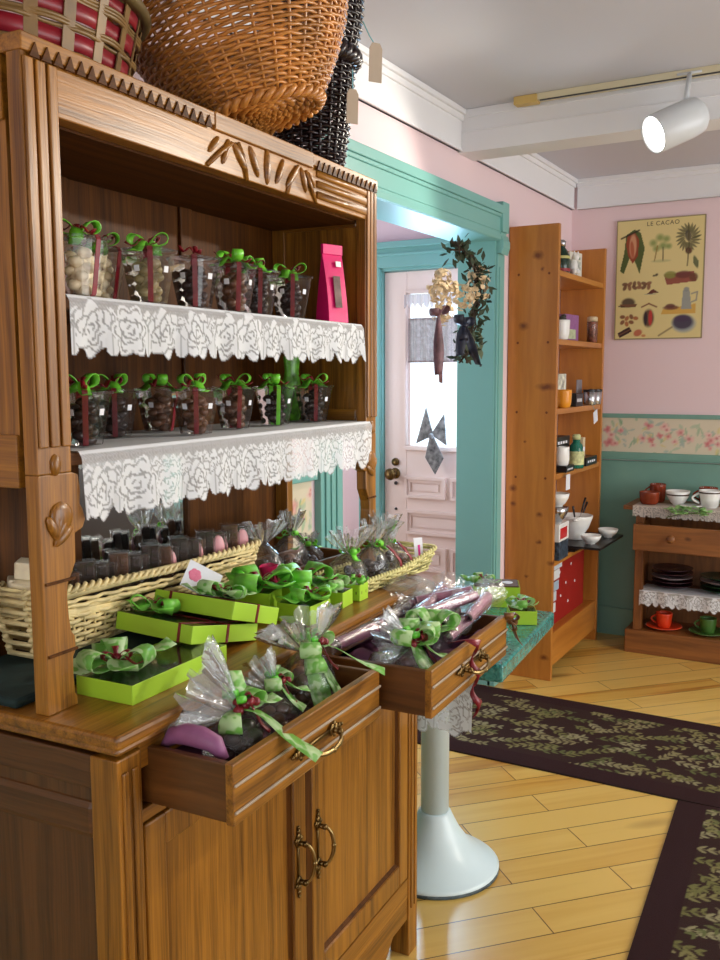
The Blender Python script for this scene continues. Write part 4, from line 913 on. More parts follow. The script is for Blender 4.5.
o = MB(); film_body(o, [(.03, 0), (.032, .02), (.018, .05), (.024, .075)], 18, 5, .1, .7, 1); o = o.build('magenta_parcel', plain('magenta_tissue', srgb(200, 30, 92), .4, noise=.2), None, True); o.location = HW(-.225, -.300, ZC); o.rotation_euler = (0, 0, HT); tag(o, 'small magenta tissue parcel at the far end of the straw basket', 'parcel')
# ================================================================== IN THE DRAWERS
DZ = .797
def tissue(name, label, loc, a, b_, h, seed, mat):
    rg = np.random.default_rng(seed); n = 26; m = MB(); ph = rg.uniform(0, 6.28, 6); vs = []; fs = []
    for i in range(n):
        for j in range(n):
            u, v = i/(n-1)*2-1, j/(n-1)*2-1; e = max(abs(u), abs(v)); zz = h*(.35+.25*math.sin(3*u+ph[0]+2*v)+.2*math.sin(5*v+ph[1]-3*u)+.15*math.sin(9*u+4*v+ph[2])) + h*.75*max(0, e-.7)
            vs.append((u*a, v*b_, max(0.001, zz)))
    for i in range(n-1):
        for j in range(n-1): q = i*n+j; fs.append((q, q+1, q+n+1, q+n))
    base = len(vs); vs += [(x, y, 0) for x, y, z in vs]
    fs += [tuple(x+base for x in f[::-1]) for f in fs]
    rim = [i for i in range(n)]+[i*n+n-1 for i in range(1, n)]+[(n-1)*n+i for i in range(n-2, -1, -1)]+[i*n for i in range(n-2, 0, -1)]
    for a_, b2 in zip(rim, rim[1:]+rim[:1]): fs.append((a_, b2, b2+base, a_+base))
    o = m.add(vs, fs).build(name, mat, None, True); o.location = loc; o.rotation_euler = (0, 0, HT); return tag(o, label, 'tissue paper')
tissue('plum_tissue', 'crumpled plum tissue paper lining the near open drawer', HW(.035, -.740, DZ), .085, .195, .045, 2, PURP)
tissue('mauve_tissue', 'crumpled mauve tissue paper lining the far open drawer', HW(.085, -.270, DZ), .120, .190, .06, 6, PURP)
ZH = DZ+.022
# rolled lip of plum tissue along the near drawer side
m = MB(); m.tube([(.005, -.940, .866), (.022, -.938, .884), (.045, -.936, .889), (.070, -.935, .888), (.092, -.934, .882), (.108, -.932, .862)], [.006, .013, .016, .016, .014, .006], 10); o = m.build('tissue_roll', plain('mauve_roll', srgb(140, 84, 122), .5, noise=.15), None, True); o.location = HO; o.rotation_euler = (0, 0, HT); tag(o, 'rolled edge of mauve tissue curling up along the near drawer side', 'tissue paper')
def drawer_bag(label, x, y, z, r, h, lean, fanax, fanlen, fanr, content, seed, size, tails, loops, sx=1, sy=1, group=None, flat=.5, name='cellophane_gift_bag'):
    t = thing(name, label, 'gift bag', HW(x, y, z), HT, group); rg = random.Random(seed); ax = Vector(lean).normalized(); q = Vector((0, 0, 1)).rotation_difference(ax).to_matrix()
    m = MB(); film_body(m, [(r*.6, .002), (r*.95, h*.1), (r*1.05, h*.35), (r*.92, h*.62), (r*.55, h*.84), (r*.22, h)], 34, seed, .07, sx, sy, R=q); m.build('cellophane_body', CELLO, t, True)
    m = MB()
    for i in range(12):
        an = i*2.4; rr = r*rg.uniform(.2, .62); zz = h*(.14+.5*i/12); s_ = r*rg.uniform(.24, .34); m.sphere(q @ Vector((rr*math.cos(an)*sx, rr*math.sin(an)*sy, zz)), (s_, s_*.85, s_*.75), 10, 6, Rz(rg.uniform(0, 3)) @ Rx(rg.uniform(-.6, .6)))
    m.build('chocolates', content, t, True)
    top = ax*h; m = MB(); fan_mesh(m, top-ax*.002, fanax, r*.22, fanr, fanlen, 12, seed, 96, flat); m.build('cellophane_top', CELLOF, t, True)
    m = MB(); bow_mesh(m, top, size, size*.36, loops, [(d_, l_, r_) for d_, l_, r_ in tails]); m.build('organza_bow', ORG, t, True)
    m = MB(); bow_mesh(m, top+Vector((.004, 0, .012)), size*.42, size*.16, [(.6, -.5, .5), (.2, .9, .6), (-.6, .1, .7)], []); m.build('green_loops', plain('bright_green_ribbon', srgb(96, 196, 54), .35, noise=.15), t, True)
    m = MB(); tp = top+Vector((.012, .004, .008)); bow_mesh(m, tp, size*.40, size*.12, [(.8, -.2, .5), (.5, .8, .4), (-.2, -.9, .5), (.3, .3, 1)], [((.9, .3, -.2), size*.8, size*.7)]); knot(m, tp, size*.16); knot(m, tp+Vector((.012, .012, .004)), size*.14); knot(m, tp+Vector((.0, -.016, -.004)), size*.15); m.build('wine_ribbon', RIBR, t, True)
    return t
G = 'big cellophane gift bags in the near drawer'
drawer_bag('cellophane gift bag at the near end of the near drawer, by the tissue', .065, -.842, ZH, .050, .078, (0, 0, 1), (-.70, -.42, .52), .088, .064, CHOC, 41, .050,
           [((.80, .10, .0), .135, .060), ((-.25, .2, 1), .055, .0), ((.35, .92, .25), .080, .02)], [(.35, -.8, -.25), (.2, .9, .3)], 1, 1.1, G, .75)
drawer_bag('smallest cellophane gift bag, in the middle of the near drawer', .045, -.715, ZH, .045, .070, (0, 0, 1), (-.55, -.35, .75), .052, .038, CHOCM, 42, .040,
           [((.5, .5, .3), .07, .04), ((.8, .2, .2), .06, .05)], [(.5, -.6, .4), (.4, .7, .5), (-.3, .6, .6)], 1, 1, G, .7)
drawer_bag('tallest cellophane gift bag of the near drawer, next to the far drawer', .050, -.610, ZH, .052, .108, (.05, 0, 1), (-.25, -.15, .95), .062, .064, CHOCM, 43, .052,
           [((.85, .40, .15), .135, .065), ((.6, .1, -.4), .085, .050), ((.5, -.35, -.2), .075, .085)], [(.2, .9, .35), (.5, -.7, .2), (.6, -.5, -.5)], 1, 1.1, G, .8)
# mauve rolls in the far drawer
MC = film('roll_wrap', haze=.03, fres=.25, gloss=.0, crinkle=80, bump=.8, rough=.15)
def roll(label, a, b_, r0, r1, mat=MAUVE, film_=True, name='mauve_roll', cat='wrapped roll', g='mauve wrapped rolls in the far drawer'):
    A, B = Vector(a), Vector(b_); t = thing(name, label, cat, HW(*((A+B)/2)), HT, g); c = (A+B)/2; A -= c; B -= c; d = B-A
    P = [A+d*k/8 for k in range(9)]; dn = d.normalized(); r0, r1 = r0*.80, r1*.80
    m = MB(); m.tube(P, [r0+(r1-r0)*k/8 for k in range(9)], 18, False); m.tube([P[0]+dn*.02, P[-1]-dn*.02], r0*.80, 14, False); m.build('paper_roll', mat, t, True)
    m = MB()
    for e, r in ((P[0], r0), (P[-1], r1)): m.tube([e-dn*.0012, e+dn*.0012], r*1.02, 18, False); m.tube([e+dn*.0008, e-dn*.0008], r*.70, 14, False)
    m.build('roll_edge', plain('pale_roll_edge', srgb(186, 140, 158), .5), t)
    if film_:
        m = MB(); K = 22; ph = len(label)
        film_body(m, [(r0*2.2, -.045), (r0*1.1, -.012), (r0*1.25+.001, .0)] + [((r0+(r1-r0)*k/8)*1.22+.0012, d.length*k/8) for k in range(1, 9)] + [(r1*1.2, d.length+.012), (r1*2.4, d.length+.05)], K, ph, .10, 1, 1, A, Vector((0, 0, 1)).rotation_difference(dn).to_matrix()); m.f = m.f[:-1]; m.build('cellophane_sleeve', MC, t, True)
    return t
roll('mauve roll lying nearest the counter, its end beside the lime boxes', (.020, -.440, .885), (.050, -.265, .890), .014, .016)
roll('long mauve roll along the middle of the far drawer', (.105, -.310, .900), (.075, -.035, .908), .013, .019)
roll('dark plum roll under the middle mauve roll', (.150, -.325, .868), (.120, -.065, .875), .015, .015, plain('plum_paper', srgb(76, 40, 58), .4, noise=.2))
roll('mauve roll next to the drawer front, pointing to the teal table', (.195, -.300, .884), (.180, -.040, .896), .012, .018)
roll('mauve roll crossing over the lime bow in the far drawer', (.120, -.285, .915), (.175, -.100, .922), .012, .015)
roll('plum roll tucked against the counter side of the far drawer', (.015, -.250, .880), (.030, -.110, .884), .014, .016, plain('plum_paper', srgb(76, 40, 58), .4, noise=.2))
roll('pale mauve roll on the outer pile near the bronze bow', (.205, -.215, .905), (.190, -.060, .912), .011, .016, plain('pale_mauve_paper', srgb(164, 110, 130), .4, noise=.2))
roll('glossy teal-black roll between two mauve rolls', (.175, -.285, .902), (.140, -.130, .905), .013, .013, plain('teal_black_foil', srgb(24, 40, 44), .18))
roll('short mauve roll high at the far end of the drawer', (.060, -.150, .908), (.150, -.055, .918), .014, .017)
roll('wide mauve roll against the far drawer end', (.03, -.120, .888), (.10, -.065, .885), .018, .02)
drawer_bag('cellophane bag of plum sweets at the near corner of the far drawer', .150, -.425, ZH, .056, .078, (.05, .3, .9), (-.7, -.6, .35), .06, .052, plain('plum_sweets', srgb(72, 36, 44), .35, noise=.3), 51, .056,
           [((.7, -.3, -.1), .07, .04), ((.75, .4, .05), .075, .035), ((-.6, .5, .35), .06, .015)], [(.6, .2, .4), (-.3, .7, .6), (.1, -.8, .5), (.5, .75, .25)], 1.2, 1.0, None, .6)
t = thing('lime_ribbon_bow', 'lime ribbon bow with curls behind the front of the far drawer', 'ribbon bow', HW(.170, -.325, .892), HT)
m = MB(); bow_mesh(m, (0, 0, .006), .060, .020, [(.5, .7, .5), (.3, -.9, .4), (-.8, .2, .6), (-.3, .9, .5)], [((.2, .9, .2), .08, .03), ((-.7, -.5, .5), .07, .02)]); m.build('bow', ORG, t, True)
m = MB(); bow_mesh(m, (0, 0, .012), .020, .006, [(.8, .3, .5), (-.3, .8, .4)], []); knot(m, (0, 0, .012), .006); m.build('wine_knot', RIBR, t, True)
# curled wine ribbon hanging on the drawer front
P = []; Wd = []
for i in range(41):
    s = i/40; a = s*15; P.append(Vector((.250+.008*math.cos(a), -.300+.012*s+.009*math.sin(a), .880-.150*s))); Wd.append(Vector((.002, .004, .009*(.8+.3*math.sin(a)))))
P = [Vector((.205, -.318, .880)), Vector((.236, -.310, .888))]+P; Wd = [Vector((.002, .006, 0))]*2+Wd
o = MB().strip(P, Wd).build('curled_ribbon', RIBR, None, True); o.location = HO; o.rotation_euler = (0, 0, HT); tag(o, 'curled wine red ribbon hanging over the far drawer front', 'ribbon')
t = thing('bronze_ribbon_bow', 'bronze mesh ribbon bow at the far end of the far drawer front', 'ribbon bow', HW(.235, -.048, .862), HT); m = MB(); bow_mesh(m, (0, 0, 0), .026, .011, [(.7, .5, .4), (.3, -.6, .7), (.6, .3, -.8), (.2, .8, -.3)], [((.5, .3, -.7), .05, .02)]); m.build('bow', plain('bronze_mesh', srgb(120, 78, 34), .45, noise=.5, nscale=120), t, True)
o = MB(); film_body(o, [(.045, 0), (.055, .012), (.04, .03), (.012, .045)], 24, 9, .12, 1.2, .8); o = o.build('clear_wrapped_bundle', CELLOF, None, True); o.location = HW(.02, -.085, .905); tag(o, 'loose crumpled clear cellophane at the far end of the far drawer', 'cellophane')
# ================================================================== PEDESTAL TABLE
TT = .09; TC = Vector((-1.04, 2.22, 0)); TZ = .722
def tile_mat():
    m, nt, out = newmat('teal_glazed_tile'); L = nt.links; p = N(nt, 'ShaderNodeBsdfPrincipled'); p.inputs['Roughness'].default_value = .22; p.inputs['Coat Weight'].default_value = .4
    tc = N(nt, 'ShaderNodeTexCoord'); vo = N(nt, 'ShaderNodeTexNoise'); vo.inputs['Scale'].default_value = 60; vo.inputs['Detail'].default_value = 3; vo.inputs['Distortion'].default_value = 1.2; L.new(tc.outputs['Object'], vo.inputs['Vector'])
    r = N(nt, 'ShaderNodeValToRGB'); e = r.color_ramp.elements; e[0].position = .35; e[0].color = srgb(30, 112, 108); e[1].position = .75; e[1].color = srgb(84, 176, 166); L.new(vo.outputs['Fac'], r.inputs[0]); L.new(r.outputs[0], p.inputs['Base Color']); L.new(p.outputs[0], out.inputs[0]); return m
t = thing('pedestal_table', 'small square pedestal table with teal tile top and white trumpet foot', 'table', TC, TT)
MB().box(-.27, .27, -.27, .27, TZ-.045, TZ).build('tile_top', tile_mat(), t, False, .007)
IRON = plain('white_enamel', srgb(222, 240, 243), .3, noise=.04, nscale=8)
MB().lathe([(.041, .168), (.046, .165), (.050, .155), (.072, .112), (.104, .068), (.146, .034), (.176, .020), (.184, .014), (.180, .007), (.17, .004)], 48, (-.012, .050, 0)).build('trumpet_foot', IRON, t, True)
MB().lathe([(.181, 0), (.184, .002), (.184, .009), (.181, .011)], 48, (-.012, .050, 0)).build('worn_rim', plain('worn_dark_edge', srgb(70, 84, 90), .6, noise=.6, nscale=50), t, True)
MB().lathe([(.040, .15), (.040, TZ-.06), (.06, TZ-.05), (.1, TZ-.045)], 32, (-.012, .050, 0)).build('column', IRON, t, True)
c = lace_canvas(.47, .10, .145, .0026, .085, net=.6, seed=21)
def pos(x, y):
    v = y-.10; fr = np.clip(v/.14, 0, 1); Y = np.where(v < 0, -.275-v, -.275-.010*fr*np.sin(x*40)-.012*fr); Z = np.where(v < 0, -.001, -.001-v); return -.27+x, Y, Z
c.c[..., :3] = srgb(226, 238, 244)[:3]
o = c.mesh('lace_table_cloth', pos, LACE, None, True); o.location = TC+Vector((0, 0, TZ-.046)); o.rotation_euler = (0, 0, TT); tag(o, 'white lace cloth hanging from under the teal table top', 'tablecloth')
def TB(x, y, z=0): return Vector((x, y, TZ+z))
gbox('lime gift box with leafy ribbon on the near part of the teal table', TB(-.790, 2.345, .001), Rz(.45), .075, .075, .038, 13, (-.04, .045), True, None, .040)
t = gbox('lime gift box with brown lid and round sticker, back of the teal table', TB(-.895, 2.50, .001), Rz(.40), .135, .10, .060, 15, (-.11, .05), True, None, .040)
MB().box(-.13, -.005, .005, .095, .0605, .063).build('brown_lid', plain('brown_card', srgb(96, 66, 40), .5), t); MB().lathe([(.016, .0632), (.016, .0642)], 18, (-.035, .05, 0)).build('round_sticker', STICK, t)
# ================================================================== RUGS
def leaves(w, h, seed, b0, b1, b2, b3, n):
    BG = srgb(58, 40, 36); c = Canvas(w, h, .0045, srgb(54, 34, 34)); rg = random.Random(seed)
    fx = (c.x > b2) & (c.x < w-b3) & (c.y > b0) & (c.y < h-b1); m0 = c.c.copy(); c.c[fx] = BG
    cells = [(i, j) for i in range(-1, int(w/.088)+1) for j in range(int(h/.072)+1)]
    for i, j in cells:
        x, y = (i+.5*(j % 2))*.088+rg.gauss(0, .014), j*.072+.01+rg.gauss(0, .010); a = rg.choice((.4, .2, -.5, 3.5))+rg.gauss(0, .4); L = rg.uniform(.085, .12); col = srgb(*rg.choice([(132, 124, 80), (116, 112, 68), (148, 140, 104), (102, 104, 64), (140, 130, 92)]))
        c.line([(x, y), (x+L*math.cos(a), y+L*math.sin(a))], .0035, col, .6)
        for k in range(4):
            q = .12+.28*k; px, py = x+L*q*math.cos(a), y+L*q*math.sin(a)
            for sg in (-1, 1):
                b_ = a+sg*rg.uniform(.5, .8); l = .0165*(1.15-.3*q); c.ell(px+l*math.cos(b_), py+l*math.sin(b_), l, .0070, b_, col, .35, 1, 1)
    c.c[~fx] = m0[~fx]; return c
RUG = attrmat('rug_pile', rough=.95, spec=.1, bump=.6)
c = leaves(3.0, .725, 4, .095, .085, .0, .09, 135)
def rug(c, name, label, loc, rz, th):
    t = thing(name, label, 'rug', loc, rz)
    c.mesh('pile', lambda x, y: (x, y, np.full(x.shape, th)), RUG, t)
    MB().box(0, c.w, 0, c.h, 0, th-.0008).build('backing', plain('rug_backing', srgb(40, 26, 26), .95), t); return t
rug(c, 'hall_rug', 'long brown leaf-patterned runner rug crossing the boards from the porch opening', (-2.35, 3.025, 0), 0, .007)
c = leaves(.74, 2.9, 6, .02, .02, .092, .092, 110)
rug(c, 'runner_rug', 'brown leaf-patterned runner rug at the lower edge, butted against the longer rug', (-.345, .118, 0), .062, .0065)
# ================================================================== PINE SHELF
def knotty():
    m = wood('knotty_side_board', srgb(164, 98, 34), srgb(200, 132, 54), 'z', rough=.35, fine=18, long=1.4); nt = m.node_tree; L = nt.links
    p = [n for n in nt.nodes if n.type == 'BSDF_PRINCIPLED'][0]; col = p.inputs['Base Color'].links[0].from_socket; tc = [n for n in nt.nodes if n.type == 'TEX_COORD'][0]
    nz = N(nt, 'ShaderNodeTexNoise'); nz.inputs['Scale'].default_value = 30; L.new(tc.outputs['Object'], nz.inputs['Vector'])
    ad = N(nt, 'ShaderNodeVectorMath', operation='MULTIPLY_ADD'); ad.inputs[1].default_value = (.02, 0, .02); L.new(nz.outputs['Color'], ad.inputs[0]); L.new(tc.outputs['Object'], ad.inputs[2])
    for x, z, r, st in KNOTS:
        su = N(nt, 'ShaderNodeVectorMath', operation='SUBTRACT'); su.inputs[1].default_value = (x+.01, SY0, z+.01); L.new(ad.outputs[0], su.inputs[0])
        sc = N(nt, 'ShaderNodeVectorMath', operation='MULTIPLY'); sc.inputs[1].default_value = (1/st, 0, 1); L.new(su.outputs[0], sc.inputs[0])
        le = N(nt, 'ShaderNodeVectorMath', operation='LENGTH'); L.new(sc.outputs[0], le.inputs[0])
        mr = N(nt, 'ShaderNodeMapRange'); mr.inputs['From Min'].default_value = r*.25; mr.inputs['From Max'].default_value = r*1.25; mr.inputs['To Min'].default_value = .9; mr.inputs['To Max'].default_value = 0; L.new(le.outputs['Value'], mr.inputs['Value'])
        mx = N(nt, 'ShaderNodeMixRGB'); mx.inputs['Color2'].default_value = srgb(104, 48, 16); L.new(mr.outputs[0], mx.inputs[0]); L.new(col, mx.inputs['Color1']); col = mx.outputs[0]
    L.new(col, p.inputs['Base Color']); return m
KNOTS = [(-1.363, 1.921, 0.02, 1.2), (-1.424, 1.614, 0.02, 1.1), (-1.315, 1.343, 0.017, 2.6), (-1.339, 1.859, 0.009, 1), (-1.462, 0.883, 0.015, 1.2), (-1.461, 0.809, 0.012, 1.2), (-1.336, 0.767, 0.012, 1.3), (-1.334, 0.643, 0.01, 1.3), (-1.263, 0.55, 0.012, 2.5), (-1.39, 0.48, 0.009, 1.2), (-1.3, 0.108, 0.013, 1.6), (-1.408, 1.096, 0.007, 1)]
SX, SXB, SY0, SY1 = -1.268, -1.497, 3.965, 4.745
sh = thing('pine_bookcase', 'tall knotty pine bookcase stocked with crockery beside the cased opening', 'bookcase', (0, 0, 0))
MB().box(SXB, SX, SY0, SY0+.026, 0, 2.052).build('side_board', knotty(), sh, False, .003)
MB().box(SXB, SX, SY1-.026, SY1, 0, 2.030).build('side_board', pine['z'], sh, False, .003)
for z in (1.856, 1.556, 1.246, .950, .552): MB().box(SXB+.01, SX-.006, SY0+.026, SY1-.026, z-.026, z).build('shelf_board', pine['y'], sh, False, .003)
MB().box(SX-.03, SX-.006, SY0+.026, SY1-.026, .06, .215).build('kick_board', pine['y'], sh, False, .003)
MB().box(SXB+.01, SX-.03, SY0+.026, SY1-.026, .19, .212).build('bottom_board', pine['y'], sh)
for z in (1.84, 1.54, 1.23, .935):
    for x in (-1.31, -1.45): MB().lathe([(.006, 0), (.005, .002), (0, .0022)], 10, (x, SY0, z), R=Rx(PI/2)).build('wood_plug', plain('plug_brown', srgb(116, 60, 20), .6), sh)
CER = plain('white_china', srgb(240, 240, 236), .2)
TERRA = plain('brown_glaze', srgb(132, 52, 26), .22, noise=.15, nscale=25)
STEEL = plain('brushed_steel', srgb(190, 192, 196), .25, metal=1)
BLK = plain('black_lacquer', srgb(26, 25, 28), .35)
def handle(m, p0, p1, out, r, n=10):
    p0, p1, out = Vector(p0), Vector(p1), Vector(out); m.tube([p0+(p1-p0)*i/n+out*math.sin(PI*i/n) for i in range(n+1)], r, 8)
def mug(name, label, loc, r, h, mat, rz=0, cat='mug', group=None, taper=.9, inner=CER, hd=True):
    t = thing(name, label, cat, loc, rz, group)
    MB().lathe([(r*taper*.8, 0), (r*taper*.9, .003), (r*(taper+.04), h*.3), (r, h*.9), (r, h), (r*.93, h), (r*.9, h*.85), (r*.8, h*.12), (.001, h*.1)], 28, cap=False).build('bowl', mat, t, True)
    MB().lathe([(r*.925, h*.96), (r*.905, h*.8), (r*.6, h*.78), (.001, h*.77)], 24, cap=False).build('inside', inner, t, True)
    if hd: m = MB(); handle(m, (0, r*.95, h*.82), (0, r*.92, h*.25), (0, r*.62, 0), r*.10); m.build('handle', mat, t, True)
    return t
def bowl(name, label, loc, r, h, mat, group=None, cat='bowl', band=None):
    t = thing(name, label, cat, loc, 0, group); MB().lathe([(r*.42, 0), (r*.44, h*.10), (r*.62, h*.22), (r*.9, h*.62), (r, h), (r*.95, h), (r*.84, h*.62), (r*.5, h*.25), (.001, h*.2)], 28, cap=False).build('body', mat, t, True)
    if band: MB().lathe([(r*.935, h*.70), (r*.965, h*.80)], 28, cap=False).build('band', band, t, True)
    return t
def boxy(name, label, loc, size, mat, rz=0, cat='box', group=None, face=None, bev=.002):
    t = thing(name, label, cat, loc, rz, group); x, y, z = size; MB().box(-x/2, x/2, -y/2, y/2, 0, z).build('body', mat, t, False, bev)
    if face: face(t, x, y, z)
    return t
def words(par, s, loc, size, mat, rot=(PI/2, 0, PI/2), sp=1, name='lettering', ext=.0004, align='CENTER'):
    cu = bpy.data.curves.new(name, 'FONT'); cu.body = s; cu.size = size; cu.align_x = align; cu.align_y = 'CENTER'; cu.extrude = ext; cu.space_character = sp; cu.materials.append(mat)
    o = bpy.data.objects.new(name, cu); me = bpy.data.meshes.new_from_object(o); bpy.data.objects.remove(o); me.materials.clear(); me.materials.append(mat); o = bpy.data.objects.new(name, me); COL.objects.link(o); o.location = loc; o.rotation_euler = rot; o.parent = par; return o
# shelf 1
t = thing('dark_green_bottle', 'dark green bottle with silver cap on the top bookcase shelf', 'bottle', (-1.325, 4.178, 1.857)); MB().lathe([(.036, 0), (.04, .01), (.04, .075), (.03, .1), (.016, .118), (.016, .125)], 24).build('glass', plain('dark_green_glass', srgb(34, 56, 44), .15, noise=.5, nscale=20), t, True); MB().lathe([(.019, .122), (.02, .145), (.012, .152)], 20).build('silver_cap', STEEL, t, True); MB().lathe([(.0405, .066), (.0405, .078)], 24, cap=False).build('gold_band', plain('pale_gold', srgb(190, 186, 110), .3), t, True); MB().lathe([(.041, .008), (.041, .022)], 24, cap=False).build('red_band', plain('label_red', srgb(150, 40, 46), .5), t, True)
t = thing('white_figurine', 'white china animal figurine on the top bookcase shelf', 'figurine', (-1.285, 4.225, 1.857), -.4); m = MB(); m.sphere((0, 0, .038), (.026, .020, .036), 14, 9).sphere((.012, .004, .076), (.019, .017, .018), 12, 8).sphere((.016, .016, .092), (.005, .004, .012), 8, 5).sphere((.016, -.010, .092), (.005, .004, .012), 8, 5).sphere((.018, .012, .012), (.014, .010, .012), 8, 5).sphere((.018, -.012, .012), (.014, .010, .012), 8, 5); m.build('body', CER, t, True)
def cardface(t, x, y, z):
    rg = random.Random(2); m = MB()
    for k in range(9): m.sphere((x/2+.0004, rg.uniform(-y*.36, y*.36), rg.uniform(z*.15, z*.62)), (.0006, .010, .010), 8, 4)
    m.build('picture', plain('faded_print', srgb(170, 176, 168), .7, noise=.4, nscale=40), t); MB().box(x/2, x/2+.0006, -y*.2, y*.35, z*.74, z*.84).build('picture_band', plain('grey_green_print', srgb(110, 128, 104), .7), t)
boxy('picture_card', 'pale picture card standing on the top bookcase shelf', (-1.335, 4.43, 1.857), (.006, .135, .125), plain('cream_card', srgb(216, 214, 200), .7), -.15, 'card', None, cardface, .001)
# shelf 2
mug('white_mug', 'white mug with dark sweets on the second bookcase shelf', (-1.305, 4.135, 1.557), .040, .088, CER, 0, inner=CHOC); 
o = MB().sphere((0, 0, .012), (.024, .026, .014), 12, 7).sphere((.006, .012, .026), (.014, .014, .010), 10, 6).build('sweets_mound', plain('dark_sweets', srgb(64, 62, 52), .5, noise=.4), None, True); o.location = (-1.305, 4.135, 1.557+.080); tag(o, 'small mound of dark sweets heaped in the white mug', 'sweets')
boxy('purple_box', 'purple box behind the white mug on the second bookcase shelf', (-1.36, 4.40, 1.557), (.05, .17, .128), plain('purple_card', srgb(150, 96, 150), .5, noise=.12), -.1, 'box', None, lambda t, x, y, z: MB().box(x/2, x/2+.0008, -y*.32, y*.28, .012, z*.45).build('pale_label', plain('pale_green_label', srgb(190, 200, 160), .6, noise=.2), t))
t = thing('glass_jar', 'slim jar of brown sweets at the far end of the second bookcase shelf', 'jar', (-1.305, 4.645, 1.557)); MB().lathe([(.020, 0), (.024, .004), (.024, .10), (.022, .104)], 20).build('sweets', plain('mixed_sweets', srgb(140, 86, 66), .4, noise=.8, nscale=70), t, True); MB().lathe([(.026, .0), (.027, .1), (.025, .108)], 20).build('glass', FILM, t, True); MB().lathe([(.026, .106), (.026, .126), (.02, .130)], 20).build('cream_lid', plain('cream_lid', srgb(214, 196, 160), .5), t, True)
# shelf 3
boxy('floral_box', 'white box with brown floral print on the middle bookcase shelf', (-1.36, 4.19, 1.247), (.07, .21, .155), plain('white_floral_card', srgb(206, 200, 184), .6, noise=.75, nscale=28), 0)
mug('orange_cup', 'orange cup at the near end of the middle bookcase shelf', (-1.290, 4.150, 1.247), .036, .082, plain('orange_glaze', srgb(230, 150, 40), .3), hd=False, cat='cup')
def lines(t, x, y, z):
    m = MB()
    for k in range(4): m.box(x/2, x/2+.0006, -y*.36+k*y*.18, -y*.36+k*y*.18+y*.12, z*.35, z*.6)
    m.build('pale_print', STICK, t)
boxy('black_box', 'black box with pale print next to the orange cup', (-1.295, 4.335, 1.247), (.05, .11, .062), BLK, 0, face=lines)
boxy('grey_card', 'grey card standing behind the two steel cups', (-1.345, 4.575, 1.247), (.006, .085, .125), plain('grey_print', srgb(136, 130, 134), .6, noise=.15), 0, 'card')
for y, lb in ((4.565, 'nearer'), (4.660, 'farther')):
    t = thing('steel_cup', lb + ' steel cup on the middle bookcase shelf, black-banded', 'cup', (-1.285, y, 1.247), 0, 'steel cups'); MB().lathe([(.026, 0), (.028, .003), (.034, .075), (.031, .075), (.026, .01), (.001, .008)], 24, cap=False).build('cup_body', STEEL, t, True); MB().lathe([(.0345, .066), (.0350, .076)], 24, cap=False).build('black_band', BLK, t, True)
t = thing('hanging_tag', 'white tag hanging from the middle bookcase shelf edge', 'tag', (-1.262, 4.565, 1.160), 0, None, Rx(.25)); MB().box(.008, .0095, -.035, .035, 0, .060).build('card', STICK, t); MB().tube([(.008, 0, .058), (-.002, -.01, .095)], .001, 5).build('string', MATS['blue_string'], t)
# shelf 4
boxy('dark_lettered_box', 'black box with pale lettering resting high behind the fourth shelf bottles', (-1.35, 4.215, .951+.105), (.08, .215, .052), BLK, 0, face=lines)
boxy('plain_brown_carton', 'brown carton under the black lettered box on the fourth shelf', (-1.385, 4.21, .951), (.10, .20, .104), plain('brown_carton', srgb(98, 66, 40), .7), 0)
mug('tall_white_mug', 'tall white mug on a black box on the fourth bookcase shelf', (-1.288, 4.130, .9515+.030), .034, .086, CER, PI, hd=False, taper=1)
boxy('small_black_box', 'small black lettered box under the tall white mug', (-1.288, 4.150, .951), (.072, .12, .029), BLK, 0, face=lines)
t = thing('syrup_bottle', 'bottle with flowery label and green base on the fourth bookcase shelf', 'bottle', (-1.278, 4.325, .951)); MB().lathe([(.034, 0), (.037, .006), (.037, .085), (.03, .11), (.018, .125), (.018, .142)], 24).build('glass', plain('green_bottle_glass', srgb(30, 110, 90), .15), t, True); MB().lathe([(.0375, .018), (.0375, .082)], 24, cap=False).build('flowery_label', plain('flowery_paper', srgb(206, 208, 150), .6, noise=.3, nscale=50), t, True); MB().lathe([(.02, .138), (.02, .158), (.014, .163)], 18).build('cap', plain('pale_cap', srgb(200, 206, 150), .4), t, True); MB().sphere((.036, 0, .093), (.004, .013, .013), 10, 6).build('white_seal', STICK, t, True)
boxy('flat_black_box', 'flat black lettered box beside the flowery bottle', (-1.290, 4.515, .951), (.07, .19, .042), BLK, 0, face=lines)
boxy('cream_packet', 'narrow cream packet standing on the flat black box', (-1.30, 4.50, .951+.0425), (.02, .035, .095), plain('cream_packet_paper', srgb(214, 196, 160), .6), 0)
t = thing('shelf_tag', 'white price card hanging under the fourth bookcase shelf', 'tag', (-1.258, 4.135, .868)); MB().box(0, .0012, -.03, .03, 0, .072).build('card', STICK, t)
